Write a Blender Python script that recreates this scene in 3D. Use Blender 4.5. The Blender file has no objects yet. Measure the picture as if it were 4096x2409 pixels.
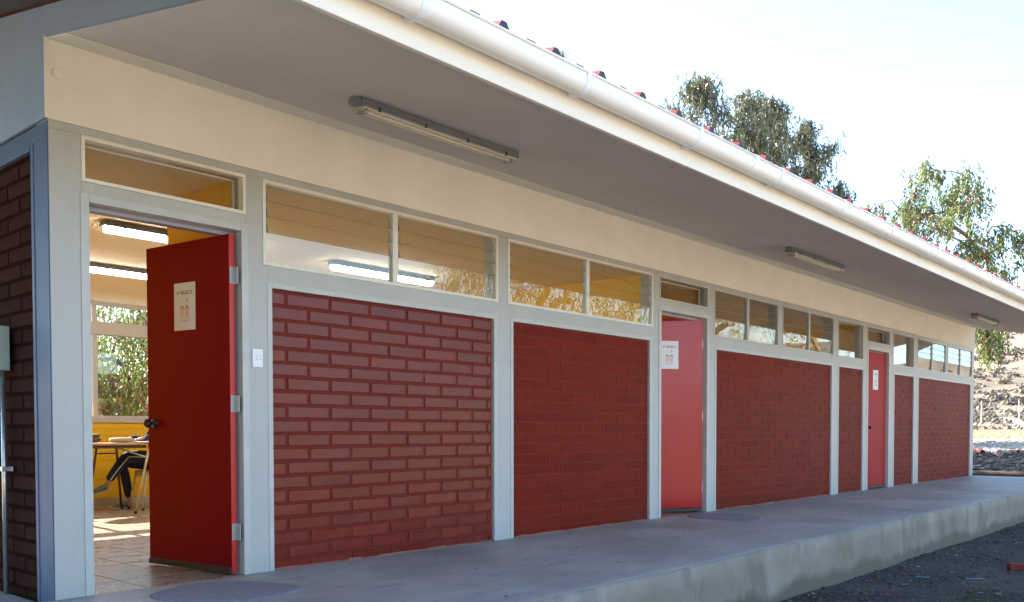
import bpy, bmesh, math, random
import numpy as np
from math import sin, cos, pi, radians, atan, atan2, sqrt
from mathutils import Vector, Matrix
R = random.Random(7)
NP = np.random.RandomState(11)
sc = bpy.context.scene
col = sc.collection

# ------------------------------------------------------------------ camera
cam_d = bpy.data.cameras.new('camera'); cam = bpy.data.objects.new('camera', cam_d); col.objects.link(cam)
YAW, PITCH, ROLL = 0.8491, -0.0283, -0.0011
fw = Vector((sin(YAW)*cos(PITCH), cos(YAW)*cos(PITCH), sin(PITCH)))
rt = Vector((cos(YAW), -sin(YAW), 0)); up = rt.cross(fw)
r2 = rt*cos(ROLL) + up*sin(ROLL); u2 = up*cos(ROLL) - rt*sin(ROLL)
m3 = Matrix((r2, u2, -fw)).transposed()
cam.matrix_world = Matrix.Translation((-1.8977, -4.8405, 0.8744)) @ m3.to_4x4()
cam_d.sensor_width = 36; cam_d.lens = 3580.12/4096*36
cam_d.shift_x = -0.0018; cam_d.shift_y = 0.1523
cam_d.clip_start = 0.05; cam_d.clip_end = 6000
sc.camera = cam

# ------------------------------------------------------------------ light
SUN_EL, SUN_AZ = radians(35.0), radians(4.0)       # azimuth measured from +Y towards +X
w = bpy.data.worlds.new('World'); sc.world = w; w.use_nodes = True
nt = w.node_tree; bg = nt.nodes['Background']
sky = nt.nodes.new('ShaderNodeTexSky'); sky.sky_type = 'NISHITA'; sky.sun_disc = False
sky.sun_elevation = SUN_EL; sky.sun_rotation = SUN_AZ
sky.air_density = 1.0; sky.dust_density = .3; sky.ozone_density = 2.5
nt.links.new(sky.outputs[0], bg.inputs[0]); bg.inputs[1].default_value = 0.10
sd = bpy.data.lights.new('sun', 'SUN'); sun = bpy.data.objects.new('sun', sd); col.objects.link(sun)
sd.energy = 5.0; sd.angle = radians(0.53); sd.color = (1.0, 0.93, 0.82)
sdir = Vector((sin(SUN_AZ)*cos(SUN_EL), cos(SUN_AZ)*cos(SUN_EL), sin(SUN_EL)))
sun.rotation_euler = sdir.to_track_quat('Z', 'Y').to_euler()
sun.location = (0, 30, 30)
sc.view_settings.view_transform = 'Standard'; sc.view_settings.look = 'None'
sc.view_settings.gamma = 1; sc.view_settings.use_curve_mapping = False
sc.view_settings.exposure = 2.55
sc.cycles.max_bounces = 10; sc.cycles.diffuse_bounces = 5; sc.cycles.transparent_max_bounces = 24
sc.cycles.caustics_reflective = False; sc.cycles.caustics_refractive = False
sc.cycles.sample_clamp_indirect = 6.0

# ------------------------------------------------------------------ helpers
def mat(name, c, rough=0.6, c2=None, nscale=4.0, bump=0.0, bscale=60.0, spec=0.5, metal=0.0, coat=0.0,
        stretch=(1, 1, 1), rand=0.0, detail=6.0, ramp=(0.35, 0.65), bstretch=(1, 1, 1), rvar=0.0):
    m = bpy.data.materials.new(name); m.use_nodes = True
    t = m.node_tree; N = t.nodes; L = t.links; b = N['Principled BSDF']
    b.inputs['Base Color'].default_value = (*c, 1); b.inputs['Roughness'].default_value = rough
    b.inputs['Metallic'].default_value = metal; b.inputs['Specular IOR Level'].default_value = spec
    b.inputs['Coat Weight'].default_value = coat; b.inputs['Coat Roughness'].default_value = 0.15
    tc = N.new('ShaderNodeTexCoord')
    last = None
    if c2 is not None:
        mp = N.new('ShaderNodeMapping'); mp.inputs['Scale'].default_value = stretch
        n = N.new('ShaderNodeTexNoise'); n.inputs['Scale'].default_value = nscale; n.inputs['Detail'].default_value = detail
        n.inputs['Roughness'].default_value = 0.62
        r = N.new('ShaderNodeValToRGB'); r.color_ramp.elements[0].position = ramp[0]; r.color_ramp.elements[1].position = ramp[1]
        r.color_ramp.elements[0].color = (*c, 1); r.color_ramp.elements[1].color = (*c2, 1)
        L.new(tc.outputs['Object'], mp.inputs[0]); L.new(mp.outputs[0], n.inputs[0]); L.new(n.outputs[0], r.inputs[0])
        last = r.outputs[0]
        if rvar:
            mr = N.new('ShaderNodeMapRange'); mr.inputs[1].default_value = .3; mr.inputs[2].default_value = .7
            mr.inputs[3].default_value = rough-rvar; mr.inputs[4].default_value = rough+rvar
            L.new(n.outputs[0], mr.inputs[0]); L.new(mr.outputs[0], b.inputs['Roughness'])
    if rand:
        oi = N.new('ShaderNodeObjectInfo'); hs = N.new('ShaderNodeHueSaturation')
        mr = N.new('ShaderNodeMapRange'); mr.inputs[3].default_value = 1-rand; mr.inputs[4].default_value = 1+rand
        L.new(oi.outputs['Random'], mr.inputs[0]); L.new(mr.outputs[0], hs.inputs['Value'])
        if last is not None: L.new(last, hs.inputs['Color'])
        else: hs.inputs['Color'].default_value = (*c, 1)
        last = hs.outputs[0]
    if last is not None: L.new(last, b.inputs['Base Color'])
    if bump:
        mp2 = N.new('ShaderNodeMapping'); mp2.inputs['Scale'].default_value = bstretch
        n2 = N.new('ShaderNodeTexNoise'); n2.inputs['Scale'].default_value = bscale; n2.inputs['Detail'].default_value = 4
        bp = N.new('ShaderNodeBump'); bp.inputs['Strength'].default_value = bump; bp.inputs['Distance'].default_value = 0.01
        L.new(tc.outputs['Object'], mp2.inputs[0]); L.new(mp2.outputs[0], n2.inputs[0]); L.new(n2.outputs[0], bp.inputs['Height'])
        L.new(bp.outputs[0], b.inputs['Normal'])
    return m

class MB:
    def __init__(s): s.v = []; s.f = []
    def add(s, vs, fs):
        o = len(s.v); s.v += [tuple(p) for p in vs]; s.f += [tuple(i+o for i in f) for f in fs]; return s
    def box(s, x0, x1, y0, y1, z0, z1, M=None):
        vs = [Vector(p) for p in ((x0,y0,z0),(x1,y0,z0),(x1,y1,z0),(x0,y1,z0),(x0,y0,z1),(x1,y0,z1),(x1,y1,z1),(x0,y1,z1))]
        if M is not None: vs = [M @ p for p in vs]
        return s.add(vs, [(3,2,1,0),(4,5,6,7),(0,1,5,4),(1,2,6,5),(2,3,7,6),(3,0,4,7)])
    def prism(s, poly, a, b, axis=0, M=None):
        """poly: list of 2D points; extruded along axis (0: poly=(y,z), 1: poly=(x,z), 2: poly=(x,y))"""
        def P(p, t):
            q = (t, p[0], p[1]) if axis == 0 else ((p[0], t, p[1]) if axis == 1 else (p[0], p[1], t))
            return M @ Vector(q) if M is not None else Vector(q)
        n = len(poly); vs = [P(p, a) for p in poly] + [P(p, b) for p in poly]
        fs = [tuple(range(n)), tuple(range(2*n-1, n-1, -1))] + [(i, n+i, n+(i+1) % n, (i+1) % n) for i in range(n)]
        return s.add(vs, fs)
    def tube(s, pts, rad, n=8, cap=True):
        pts = [Vector(p) for p in pts]
        if not isinstance(rad, (list, tuple)): rad = [rad]*len(pts)
        vs = []; d0 = None
        for i, p in enumerate(pts):
            d = (pts[min(i+1, len(pts)-1)] - pts[max(i-1, 0)])
            if d.length < 1e-9: d = Vector((0, 0, 1))
            d.normalize()
            a = Vector((0, 0, 1)) if abs(d.z) < .9 else Vector((1, 0, 0))
            if d0 is None: u = d.cross(a).normalized()
            else:
                u = d0 - d*d0.dot(d)
                u = u.normalized() if u.length > 1e-6 else d.cross(a).normalized()
            d0 = u; v = d.cross(u)
            for k in range(n):
                vs.append(p + (u*cos(2*pi*k/n) + v*sin(2*pi*k/n))*rad[i])
        fs = [(i*n+k, i*n+(k+1) % n, (i+1)*n+(k+1) % n, (i+1)*n+k) for i in range(len(pts)-1) for k in range(n)]
        if cap: fs += [tuple(range(n-1, -1, -1)), tuple(range((len(pts)-1)*n, len(pts)*n))]
        return s.add(vs, fs)
    def lathe(s, prof, n=20, M=None):
        vs = []
        for (r, z) in prof:
            for k in range(n):
                q = Vector((r*cos(2*pi*k/n), r*sin(2*pi*k/n), z)); vs.append(M @ q if M is not None else q)
        fs = [(i*n+k, i*n+(k+1) % n, (i+1)*n+(k+1) % n, (i+1)*n+k) for i in range(len(prof)-1) for k in range(n)]
        fs += [tuple(range(n-1, -1, -1)), tuple(range((len(prof)-1)*n, len(prof)*n))]
        return s.add(vs, fs)
    def mesh(s, name, m=None, smooth=False):
        me = bpy.data.meshes.new(name); me.from_pydata([tuple(v) for v in s.v], [], s.f); me.update()
        bm = bmesh.new(); bm.from_mesh(me); bmesh.ops.recalc_face_normals(bm, faces=bm.faces); bm.to_mesh(me); bm.free()
        if m is not None: me.materials.append(m)
        if smooth: me.polygons.foreach_set('use_smooth', [True]*len(me.polygons))
        return me
    def build(s, name, m, parent=None, smooth=False, bevel=0, seg=2, loc=None, **kw):
        o = link(name, s.mesh(name, m, smooth), parent, loc)
        if bevel:
            b = o.modifiers.new('bevel', 'BEVEL'); b.width = bevel; b.segments = seg; b.limit_method = 'ANGLE'; b.angle_limit = radians(40)
        tag(o, **kw); return o

def link(name, data, parent=None, loc=None):
    o = bpy.data.objects.new(name, data); col.objects.link(o)
    if parent is not None: o.parent = parent
    if loc is not None: o.location = loc
    return o
def tag(o, label=None, cat=None, group=None, kind=None):
    if label: o['label'] = label
    if cat: o['category'] = cat
    if group: o['group'] = group
    if kind: o['kind'] = kind
    return o
def empty(name, loc=(0, 0, 0), rz=0, **kw):
    o = link(name, None, None, loc); o.rotation_euler = (0, 0, rz); o.empty_display_size = .2
    return tag(o, **kw)
def copy_tree(o, parent=None):
    c = o.copy(); col.objects.link(c)
    if parent is not None: c.parent = parent
    for ch in list(o.children): copy_tree(ch, c)
    return c
def np_mesh(name, V, F, m, smooth=False, tint=None):
    """V (n,3) float, F (m,4) int quads"""
    me = bpy.data.meshes.new(name); V = np.asarray(V, np.float32); F = np.asarray(F, np.int32)
    k = F.shape[1]
    me.vertices.add(len(V)); me.vertices.foreach_set('co', V.ravel())
    me.loops.add(F.size); me.loops.foreach_set('vertex_index', F.ravel())
    me.polygons.add(len(F)); me.polygons.foreach_set('loop_start', np.arange(0, F.size, k, dtype=np.int32))
    me.polygons.foreach_set('loop_total', np.full(len(F), k, np.int32))
    if smooth: me.polygons.foreach_set('use_smooth', np.ones(len(F), bool))
    me.update(calc_edges=True); me.validate()
    if tint is not None:
        a = me.attributes.new('tint', 'FLOAT', 'FACE'); a.data.foreach_set('value', np.asarray(tint, np.float32))
    if m is not None: me.materials.append(m)
    return me

# ------------------------------------------------------------------ materials
FRAME = mat('frame_paint', (.42, .425, .405), .42, (.49, .495, .47), 2.2, .15, 35, rvar=.10, stretch=(1.5, 1.5, .4), ramp=(.3, .7))
TRIM = mat('trim_paint', (.47, .475, .45), .34, (.53, .535, .505), 5, .06, 50)
WHITEF = mat('window_white', (.80, .78, .69), .35, (.72, .70, .62), 8, .05, 60)
CREAM = mat('cream_stucco', (.80, .77, .69), .75, (.86, .83, .75), 2.2, .35, 220, detail=9)
SOFF = mat('soffit_stucco', (.69, .655, .62), .8, (.75, .715, .68), 1.6, .8, 150, detail=8)
FASC = mat('fascia_paint', (.85, .82, .75), .6, (.79, .76, .69), 2.5, .3, 90, stretch=(.5, 3, 3))
GUT = mat('gutter_pvc', (.86, .85, .81), .28, (.80, .79, .75), 3, .03, 40, spec=.5, stretch=(.4, 3, 3))
PVCW = mat('bracket_pvc', (.80, .83, .92), .35)
BRICK = mat('brick_red_paint', (.150, .013, .006), .23, (.195, .019, .009), 7, .18, 120, rand=.13, stretch=(2.5, 2.5, .8), bstretch=(1, 1, .35), rvar=.06, spec=.30)
BRICK2 = mat('brick_red_paint_dull', (.150, .0125, .005), .5, (.190, .018, .008), 7, .16, 120, rand=.11, stretch=(2.5, 2.5, .8), bstretch=(1, 1, .35), rvar=.06, spec=.07)
MORT = mat('mortar_red_paint', (.145, .0125, .006), .5, (.17, .016, .008), 14, .3, 160, spec=.18)
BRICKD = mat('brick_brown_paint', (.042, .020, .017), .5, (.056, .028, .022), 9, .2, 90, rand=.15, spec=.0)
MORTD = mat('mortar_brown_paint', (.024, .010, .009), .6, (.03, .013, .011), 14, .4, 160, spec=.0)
RED = mat('door_red_gloss', (.42, .006, .012), .20, (.46, .009, .015), 3, .06, 25, spec=.34, stretch=(3, 3, .6), rvar=.05)
REDSHADE = mat('door_red_dark', (.20, .0006, .007), .28, (.22, .0008, .009), 3, .06, 25, spec=.12, stretch=(3, 3, .6))  # same red as the other doors, with the open leaf's shade put into the colour
REDM = mat('door_red_matt', (.34, .006, .012), .5, (.38, .008, .015), 3, .06, 25, spec=.15, stretch=(3, 3, .6))
REDE = mat('door_edge_red', (.50, .012, .012), .3)
STEEL = mat('hinge_steel', (.45, .46, .47), .4, metal=.7)
GABLE = mat('gable_paint_blue', (.23, .31, .44), .7, (.27, .35, .48), 2, .3, 200)  # blue sky light on the shaded gable is put into this colour
TRIMSKY = mat('gable_trim_blue', (.07, .11, .19), .5, (.09, .14, .23), 4, .1, 40, stretch=(1, 1, .4), spec=.15)  # reflected blue sky on the post side and beam, put into the colour
BLACK = mat('black_paint', (.012, .012, .013), .35)
DARKR = mat('weather_strip_rubber', (.035, .03, .025), .6)
TILE = mat('floor_tile_ceramic', (.28, .215, .155), .3, (.34, .265, .195), 5, .05, 30, rand=.06, rvar=.08)
GROUT = mat('grout', (.16, .12, .09), .9)
YEL = mat('yellow_wall_paint', (.80, .48, .004), .5, (.84, .52, .008), 3, .1, 30)
CEIL = mat('ceiling_paint', (.76, .62, .40), .85, (.80, .66, .44), 2, .1, 60)
INFR = mat('inner_frame_paint', (.52, .50, .47), .4)
ROOF = mat('roof_sheet_red', (.38, .03, .025), .42, (.32, .025, .02), 3, .1, 40)
ROOFU = mat('roof_board_grey', (.045, .042, .040), .85, (.06, .056, .054), 3, .3, 60)
HOUS = mat('lamp_housing_grey', (.16, .17, .19), .45, (.19, .20, .22), 6, .05, 60)
TUBE = mat('fluorescent_tube_white', (.85, .84, .78), .3)
PAPER = mat('poster_paper', (.78, .78, .80), .38, (.74, .74, .77), 6, .12, 12)
INK = mat('poster_ink', (.04, .04, .05), .6)
PLAST = mat('switch_plastic', (.82, .82, .84), .25)
BOXG = mat('electrical_box_enamel', (.32, .38, .33), .4, (.37, .43, .38), 5)
COND = mat('galvanised_conduit', (.55, .55, .52), .3, (.42, .42, .40), 12, metal=.85)
MATP = mat('doormat_fibre', (.22, .20, .23), .95, (.29, .27, .31), 40, .8, 220)
DESKT = mat('desk_laminate', (.50, .32, .17), .3, (.42, .25, .13), 4, stretch=(1, 8, 8))
DESKM = mat('desk_steel_cream', (.55, .48, .30), .35, (.42, .36, .22), 12)
DARKM = mat('desk_steel_brown', (.10, .07, .05), .4)
STOOLW = mat('stool_plywood', (.30, .12, .045), .4, (.36, .16, .06), 5, stretch=(1, 8, 8))
NAVY = mat('navy_fabric', (.012, .018, .045), .9, (.02, .028, .065), 20, .4, 300)
WHITEC = mat('white_fabric', (.75, .75, .75), .9, bump=.3)
SKIN = mat('skin', (.42, .22, .14), .5)
HAIRM = mat('hair_light_brown', (.20, .12, .06), .5, (.28, .17, .09), 30)
SHOE = mat('shoe_grey_green', (.12, .15, .11), .8, (.16, .19, .14), 30, .3, 200)
SOLE = mat('shoe_sole', (.42, .40, .34), .6)
KNIT = mat('brown_knit', (.13, .075, .045), .95, (.20, .12, .075), 30, 1.0, 130)
BEIGE = mat('beige_canvas', (.48, .40, .28), .85, (.40, .33, .23), 12, .4, 120)
PINKP = mat('pink_card', (.62, .25, .24), .6)
ORANGE = mat('orange_card', (.75, .33, .02), .5)
BARK = mat('tree_bark', (.16, .11, .075), .9, (.24, .18, .13), 6, .8, 30, stretch=(3, 3, .6))
BARKE = mat('eucalyptus_bark', (.30, .25, .20), .85, (.20, .15, .11), 3, .4, 20, stretch=(3, 3, .6))
BRKG = mat('loose_brick_clay', (.16, .025, .02), .9, (.22, .045, .035), 9, .8, 60)
PIPEO = mat('orange_pvc_pipe', (.42, .10, .035), .45, (.36, .08, .03), 6)
PIPEW = mat('pale_pipe', (.78, .55, .52), .4)
PIPEB = mat('brown_pipe', (.075, .045, .032), .7, (.10, .06, .045), 8)
BLUEP = mat('blue_plastic', (.012, .035, .09), .5)
SCRAP = mat('cyan_plastic', (.03, .20, .32), .5)
POSTW = mat('fence_post_white', (.70, .67, .58), .8)
POSTD = mat('stake_dark', (.05, .07, .08), .8)
WIRE = mat('fence_wire', (.35, .36, .37), .5, metal=.5)
STONE = mat('stone', (.34, .28, .22), .9, (.24, .19, .15), 3, .6, 20, rand=.25)

def leafmat(name, ca, cb, cc, tr=.35, rough=.45):
    m = bpy.data.materials.new(name); m.use_nodes = True; t = m.node_tree; N = t.nodes; L = t.links
    b = N['Principled BSDF']; b.inputs['Roughness'].default_value = rough
    a = N.new('ShaderNodeAttribute'); a.attribute_name = 'tint'
    r = N.new('ShaderNodeValToRGB'); e = r.color_ramp.elements; e[0].color = (*ca, 1); e[1].color = (*cc, 1); e[1].position = 1
    x = e.new(.5); x.color = (*cb, 1)
    L.new(a.outputs['Fac'], r.inputs[0]); L.new(r.outputs[0], b.inputs['Base Color'])
    tl = N.new('ShaderNodeBsdfTranslucent'); L.new(r.outputs[0], tl.inputs[0])
    mx = N.new('ShaderNodeMixShader'); mx.inputs[0].default_value = tr
    L.new(b.outputs[0], mx.inputs[1]); L.new(tl.outputs[0], mx.inputs[2]); L.new(mx.outputs[0], N['Material Output'].inputs[0])
    return m
LEAFE = leafmat('eucalyptus_leaf', (.09, .10, .06), (.16, .175, .10), (.30, .29, .19), .35, .35)
LEAFP = leafmat('pepper_leaf', (.07, .105, .028), (.14, .18, .05), (.25, .28, .10), .45)
BERRY = leafmat('pepper_berry', (.14, .025, .02), (.22, .06, .04), (.30, .13, .09), .2)
SHRUB = leafmat('dry_shrub', (.11, .095, .072), (.15, .125, .095), (.20, .165, .12), .1, .8)

def glassmat(name, tintc=(.93, .95, .93)):
    m = bpy.data.materials.new(name); m.use_nodes = True; t = m.node_tree; N = t.nodes; L = t.links
    N.remove(N['Principled BSDF'])
    tr = N.new('ShaderNodeBsdfTransparent'); tr.inputs[0].default_value = (*tintc, 1)
    g = N.new('ShaderNodeBsdfGlossy'); g.inputs['Roughness'].default_value = .0
    fr = N.new('ShaderNodeFresnel'); fr.inputs[0].default_value = 1.5
    tc = N.new('ShaderNodeTexCoord'); n = N.new('ShaderNodeTexNoise'); n.inputs['Scale'].default_value = 5
    bp = N.new('ShaderNodeBump'); bp.inputs['Strength'].default_value = .006; bp.inputs['Distance'].default_value = .02
    L.new(tc.outputs['Object'], n.inputs[0]); L.new(n.outputs[0], bp.inputs['Height']); L.new(bp.outputs[0], g.inputs['Normal'])
    mx = N.new('ShaderNodeMixShader'); ge = N.new('ShaderNodeNewGeometry'); iv = N.new('ShaderNodeMath'); iv.operation = 'SUBTRACT'; iv.inputs[0].default_value = 1.0
    mu = N.new('ShaderNodeMath'); mu.operation = 'MULTIPLY'; m2 = N.new('ShaderNodeMath'); m2.operation = 'MULTIPLY'; m2.inputs[1].default_value = 2.2; m2.use_clamp = True
    L.new(ge.outputs['Backfacing'], iv.inputs[1]); L.new(fr.outputs[0], mu.inputs[0]); L.new(iv.outputs[0], mu.inputs[1]); L.new(mu.outputs[0], m2.inputs[0])
    L.new(m2.outputs[0], mx.inputs[0]); L.new(tr.outputs[0], mx.inputs[1]); L.new(g.outputs[0], mx.inputs[2])
    L.new(mx.outputs[0], N['Material Output'].inputs[0]); return m
GLASS = glassmat('window_glass')
GEDGE = mat('glass_edge', (.10, .13, .09), .2)

def diffmat(name, lit):
    m = bpy.data.materials.new(name); m.use_nodes = True; t = m.node_tree; N = t.nodes; L = t.links
    b = N['Principled BSDF']; b.inputs['Base Color'].default_value = (.80, .78, .68, 1); b.inputs['Roughness'].default_value = .25
    if lit:
        b.inputs['Emission Color'].default_value = (.93, .96, 1, 1); b.inputs['Emission Strength'].default_value = 6.0
    else:
        tr = N.new('ShaderNodeBsdfTransparent'); tr.inputs[0].default_value = (.92, .9, .84, 1)
        mx = N.new('ShaderNodeMixShader'); tc = N.new('ShaderNodeTexCoord'); wv = N.new('ShaderNodeTexWave')
        wv.bands_direction = 'Y'; wv.inputs['Scale'].default_value = 30
        mr = N.new('ShaderNodeMapRange'); mr.inputs[3].default_value = .12; mr.inputs[4].default_value = .42
        L.new(tc.outputs['Object'], wv.inputs[0]); L.new(wv.outputs['Fac'], mr.inputs[0]); L.new(mr.outputs[0], mx.inputs[0])
        L.new(tr.outputs[0], mx.inputs[1]); L.new(b.outputs[0], mx.inputs[2]); L.new(mx.outputs[0], N['Material Output'].inputs[0])
    return m
DIFF = diffmat('clear_diffuser', False); DIFFL = diffmat('lit_diffuser', True)

def concrete(name, side):
    """trowelled cement: grey with cloudy stains, darker damp streaks of their own shape"""
    m = bpy.data.materials.new(name); m.use_nodes = True; t = m.node_tree; N = t.nodes; L = t.links
    b = N['Principled BSDF']; b.inputs['Roughness'].default_value = .7
    tc = N.new('ShaderNodeTexCoord')
    def noise(scale, st, det=8, ro=.6):
        mp = N.new('ShaderNodeMapping'); mp.inputs['Scale'].default_value = st
        n = N.new('ShaderNodeTexNoise'); n.inputs['Scale'].default_value = scale; n.inputs['Detail'].default_value = det; n.inputs['Roughness'].default_value = ro
        L.new(tc.outputs['Object'], mp.inputs[0]); L.new(mp.outputs[0], n.inputs[0]); return n.outputs[0]
    def ramp(f, p0, p1, ca, cb):
        r = N.new('ShaderNodeValToRGB'); e = r.color_ramp.elements; e[0].position = p0; e[1].position = p1
        e[0].color = (*ca, 1); e[1].color = (*cb, 1); L.new(f, r.inputs[0]); return r.outputs[0]
    def mix(f, a, c):
        x = N.new('ShaderNodeMix'); x.data_type = 'RGBA'; L.new(f, x.inputs[0]); L.new(a, x.inputs[6])
        if isinstance(c, tuple): x.inputs[7].default_value = (*c, 1)
        else: L.new(c, x.inputs[7])
        return x.outputs[2]
    if side:
        base = ramp(noise(1.1, (1, 1, 1)), .38, .62, (.20, .172, .13), (.30, .262, .21))
        st = ramp(noise(1.7, (1.7, 1, .6)), .53, .60, (0, 0, 0), (.7, .7, .7))
        c1 = mix(st, base, (.165, .14, .105))
        fine = ramp(noise(16, (1.5, 1, .5)), .55, .66, (0, 0, 0), (.6, .6, .6)); c1 = mix(fine, c1, (.20, .19, .17))
        pale = ramp(noise(2.0, (2.2, 1, .6)), .58, .68, (0, 0, 0), (.4, .4, .4)); c1 = mix(pale, c1, (.38, .345, .29))
        sx = N.new('ShaderNodeSeparateXYZ'); L.new(tc.outputs['Object'], sx.inputs[0])
        add = N.new('ShaderNodeMath'); add.operation = 'MULTIPLY_ADD'; L.new(noise(2.4, (1, 1, .2)), add.inputs[0]); add.inputs[1].default_value = -.34; L.new(sx.outputs[2], add.inputs[2])
        mr = N.new('ShaderNodeMapRange'); mr.inputs[1].default_value = -.53; mr.inputs[2].default_value = -.46; mr.inputs[3].default_value = 1; mr.inputs[4].default_value = 0
        L.new(add.outputs[0], mr.inputs[0]); c1 = mix(mr.outputs[0], c1, (.125, .105, .078))
        out = c1; bs = noise(45, (1, 1, .4))
    else:
        base = ramp(noise(.9, (1, 1, 1)), .36, .64, (.28, .268, .25), (.42, .403, .375))
        st = ramp(noise(6, (.5, 1.8, 1)), .52, .68, (0, 0, 0), (.65, .65, .65)); c1 = mix(st, base, (.23, .225, .22))
        sp = ramp(noise(34, (.6, 1.4, 1), 3), .68, .73, (0, 0, 0), (.8, .8, .8)); c1 = mix(sp, c1, (.15, .15, .16))
        out = c1; bs = noise(70, (.5, 1.5, 1))
        b.inputs['Roughness'].default_value = .55
    L.new(out, b.inputs['Base Color'])
    bp = N.new('ShaderNodeBump'); bp.inputs['Strength'].default_value = .45; bp.inputs['Distance'].default_value = .012
    L.new(bs, bp.inputs['Height']); L.new(bp.outputs[0], b.inputs['Normal'])
    return m
CONT = concrete('walkway_cement', False); CONS = concrete('kerb_cement', True)

def groundmat():
    m = bpy.data.materials.new('dirt'); m.use_nodes = True; t = m.node_tree; N = t.nodes; L = t.links
    b = N['Principled BSDF']; b.inputs['Roughness'].default_value = .95; b.inputs['Specular IOR Level'].default_value = .2
    tc = N.new('ShaderNodeTexCoord')
    def noise(scale, det=8):
        n = N.new('ShaderNodeTexNoise'); n.inputs['Scale'].default_value = scale; n.inputs['Detail'].default_value = det
        L.new(tc.outputs['Object'], n.inputs[0]); return n.outputs[0]
    def ramp(f, p0, p1, ca, cb):
        r = N.new('ShaderNodeValToRGB'); e = r.color_ramp.elements; e[0].position = p0; e[1].position = p1
        e[0].color = (*ca, 1); e[1].color = (*cb, 1); L.new(f, r.inputs[0]); return r.outputs[0]
    def mix(f, a, c):
        x = N.new('ShaderNodeMix'); x.data_type = 'RGBA'; L.new(f, x.inputs[0]); L.new(a, x.inputs[6]); L.new(c, x.inputs[7]); return x.outputs[2]
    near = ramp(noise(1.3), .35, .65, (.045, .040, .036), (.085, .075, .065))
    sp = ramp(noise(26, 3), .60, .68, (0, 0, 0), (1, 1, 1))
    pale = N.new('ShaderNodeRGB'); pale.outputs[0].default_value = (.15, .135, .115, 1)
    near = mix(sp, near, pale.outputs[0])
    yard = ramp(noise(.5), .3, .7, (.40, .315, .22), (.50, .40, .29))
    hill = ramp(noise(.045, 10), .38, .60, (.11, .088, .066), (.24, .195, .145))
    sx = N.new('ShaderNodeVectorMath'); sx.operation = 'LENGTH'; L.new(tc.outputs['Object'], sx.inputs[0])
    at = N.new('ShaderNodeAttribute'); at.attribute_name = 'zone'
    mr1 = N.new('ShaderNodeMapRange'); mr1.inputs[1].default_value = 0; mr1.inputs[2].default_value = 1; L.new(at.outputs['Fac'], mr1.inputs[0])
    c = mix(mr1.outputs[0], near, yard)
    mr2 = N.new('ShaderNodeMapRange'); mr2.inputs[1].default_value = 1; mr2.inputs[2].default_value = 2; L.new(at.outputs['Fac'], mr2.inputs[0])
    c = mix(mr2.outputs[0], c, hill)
    L.new(c, b.inputs['Base Color'])
    bp = N.new('ShaderNodeBump'); bp.inputs['Strength'].default_value = .8; bp.inputs['Distance'].default_value = .03
    L.new(noise(30, 6), bp.inputs['Height']); L.new(bp.outputs[0], b.inputs['Normal'])
    return m
DIRT = groundmat()

# ------------------------------------------------------------------ terrain
def smooth(x, a, b):
    t = np.clip((x-a)/(b-a), 0, 1); return t*t*(3-2*t)
def vnoise(x, y, seed=0):
    s = np.zeros_like(x)
    rs = np.random.RandomState(seed)
    for k in range(9):
        a = rs.uniform(0, 2*pi); f = 2**(k*.5)*.5; p = rs.uniform(0, 6.28)
        s += np.sin((x*cos(a)+y*sin(a))*f + p + 1.7*np.sin((x*sin(a)-y*cos(a))*f*.7+p))/(1+k*.5)
    return s/3
def terrain(x, y):
    x = np.asarray(x, float); y = np.asarray(y, float)
    z = np.full(np.broadcast(x, y).shape, -.42)
    d = np.hypot(x-8, y)
    z = z + .34*smooth(x, 15.0, 18.6)*smooth(y, -3.2, -1.4) + .30*smooth(x, 19, 28) + .62*smooth(x, 28, 60)
    r = np.hypot(x+2, y+5); ph = np.arctan2(y+5, x+2)
    amp = .115*np.exp(-((ph-.10)/.35)**2) + .055
    far = .20*np.exp(-((ph-.12)/.13)**2)
    z = z + amp*np.clip(r-74, 0, 300) + far*np.clip(r-500, 0, 500)*1.0
    z = z + vnoise(x*.9, y*.9, 2)*.02*smooth(d, 3, 12)
    z = z + smooth(r, 75, 130)*vnoise(x*.035, y*.035, 4)*1.1 + smooth(r, 74, 90)*vnoise(x*.25, y*.25, 5)*.10
    return z
def axis(lo, hi, a, b, step):
    c = list(np.arange(a, b+1e-6, step)); v = b; s = step
    while v < hi: s *= 1.14; v += s; c.append(v)
    v = a; s = step; l = []
    while v > lo: s *= 1.14; v -= s; l.append(v)
    return np.array(l[::-1]+c)
gx = axis(-900, 1500, 2.5, 34, .3); gy = axis(-1300, 1300, -9, 9, .3)
X, Y = np.meshgrid(gx, gy); Z = terrain(X, Y)
inb = (X > -.9) & (X < 17.3) & (Y > -1.75) & (Y < 6.6); Z = np.where(inb, np.minimum(Z, -.42), Z)
nx, ny = len(gx), len(gy); idx = np.arange(nx*ny).reshape(ny, nx)
F = np.stack([idx[:-1, :-1], idx[:-1, 1:], idx[1:, 1:], idx[1:, :-1]], -1).reshape(-1, 4)
me = np_mesh('ground', np.stack([X, Y, Z], -1).reshape(-1, 3), F, DIRT, True)
rr = np.hypot(X+2, Y+5)
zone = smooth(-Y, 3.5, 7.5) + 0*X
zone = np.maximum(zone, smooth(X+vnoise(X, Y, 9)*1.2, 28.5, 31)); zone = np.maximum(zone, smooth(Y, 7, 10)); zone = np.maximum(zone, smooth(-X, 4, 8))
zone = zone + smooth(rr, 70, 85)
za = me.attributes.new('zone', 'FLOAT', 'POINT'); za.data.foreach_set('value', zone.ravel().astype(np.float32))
tag(link('ground', me), kind='structure')

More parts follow.
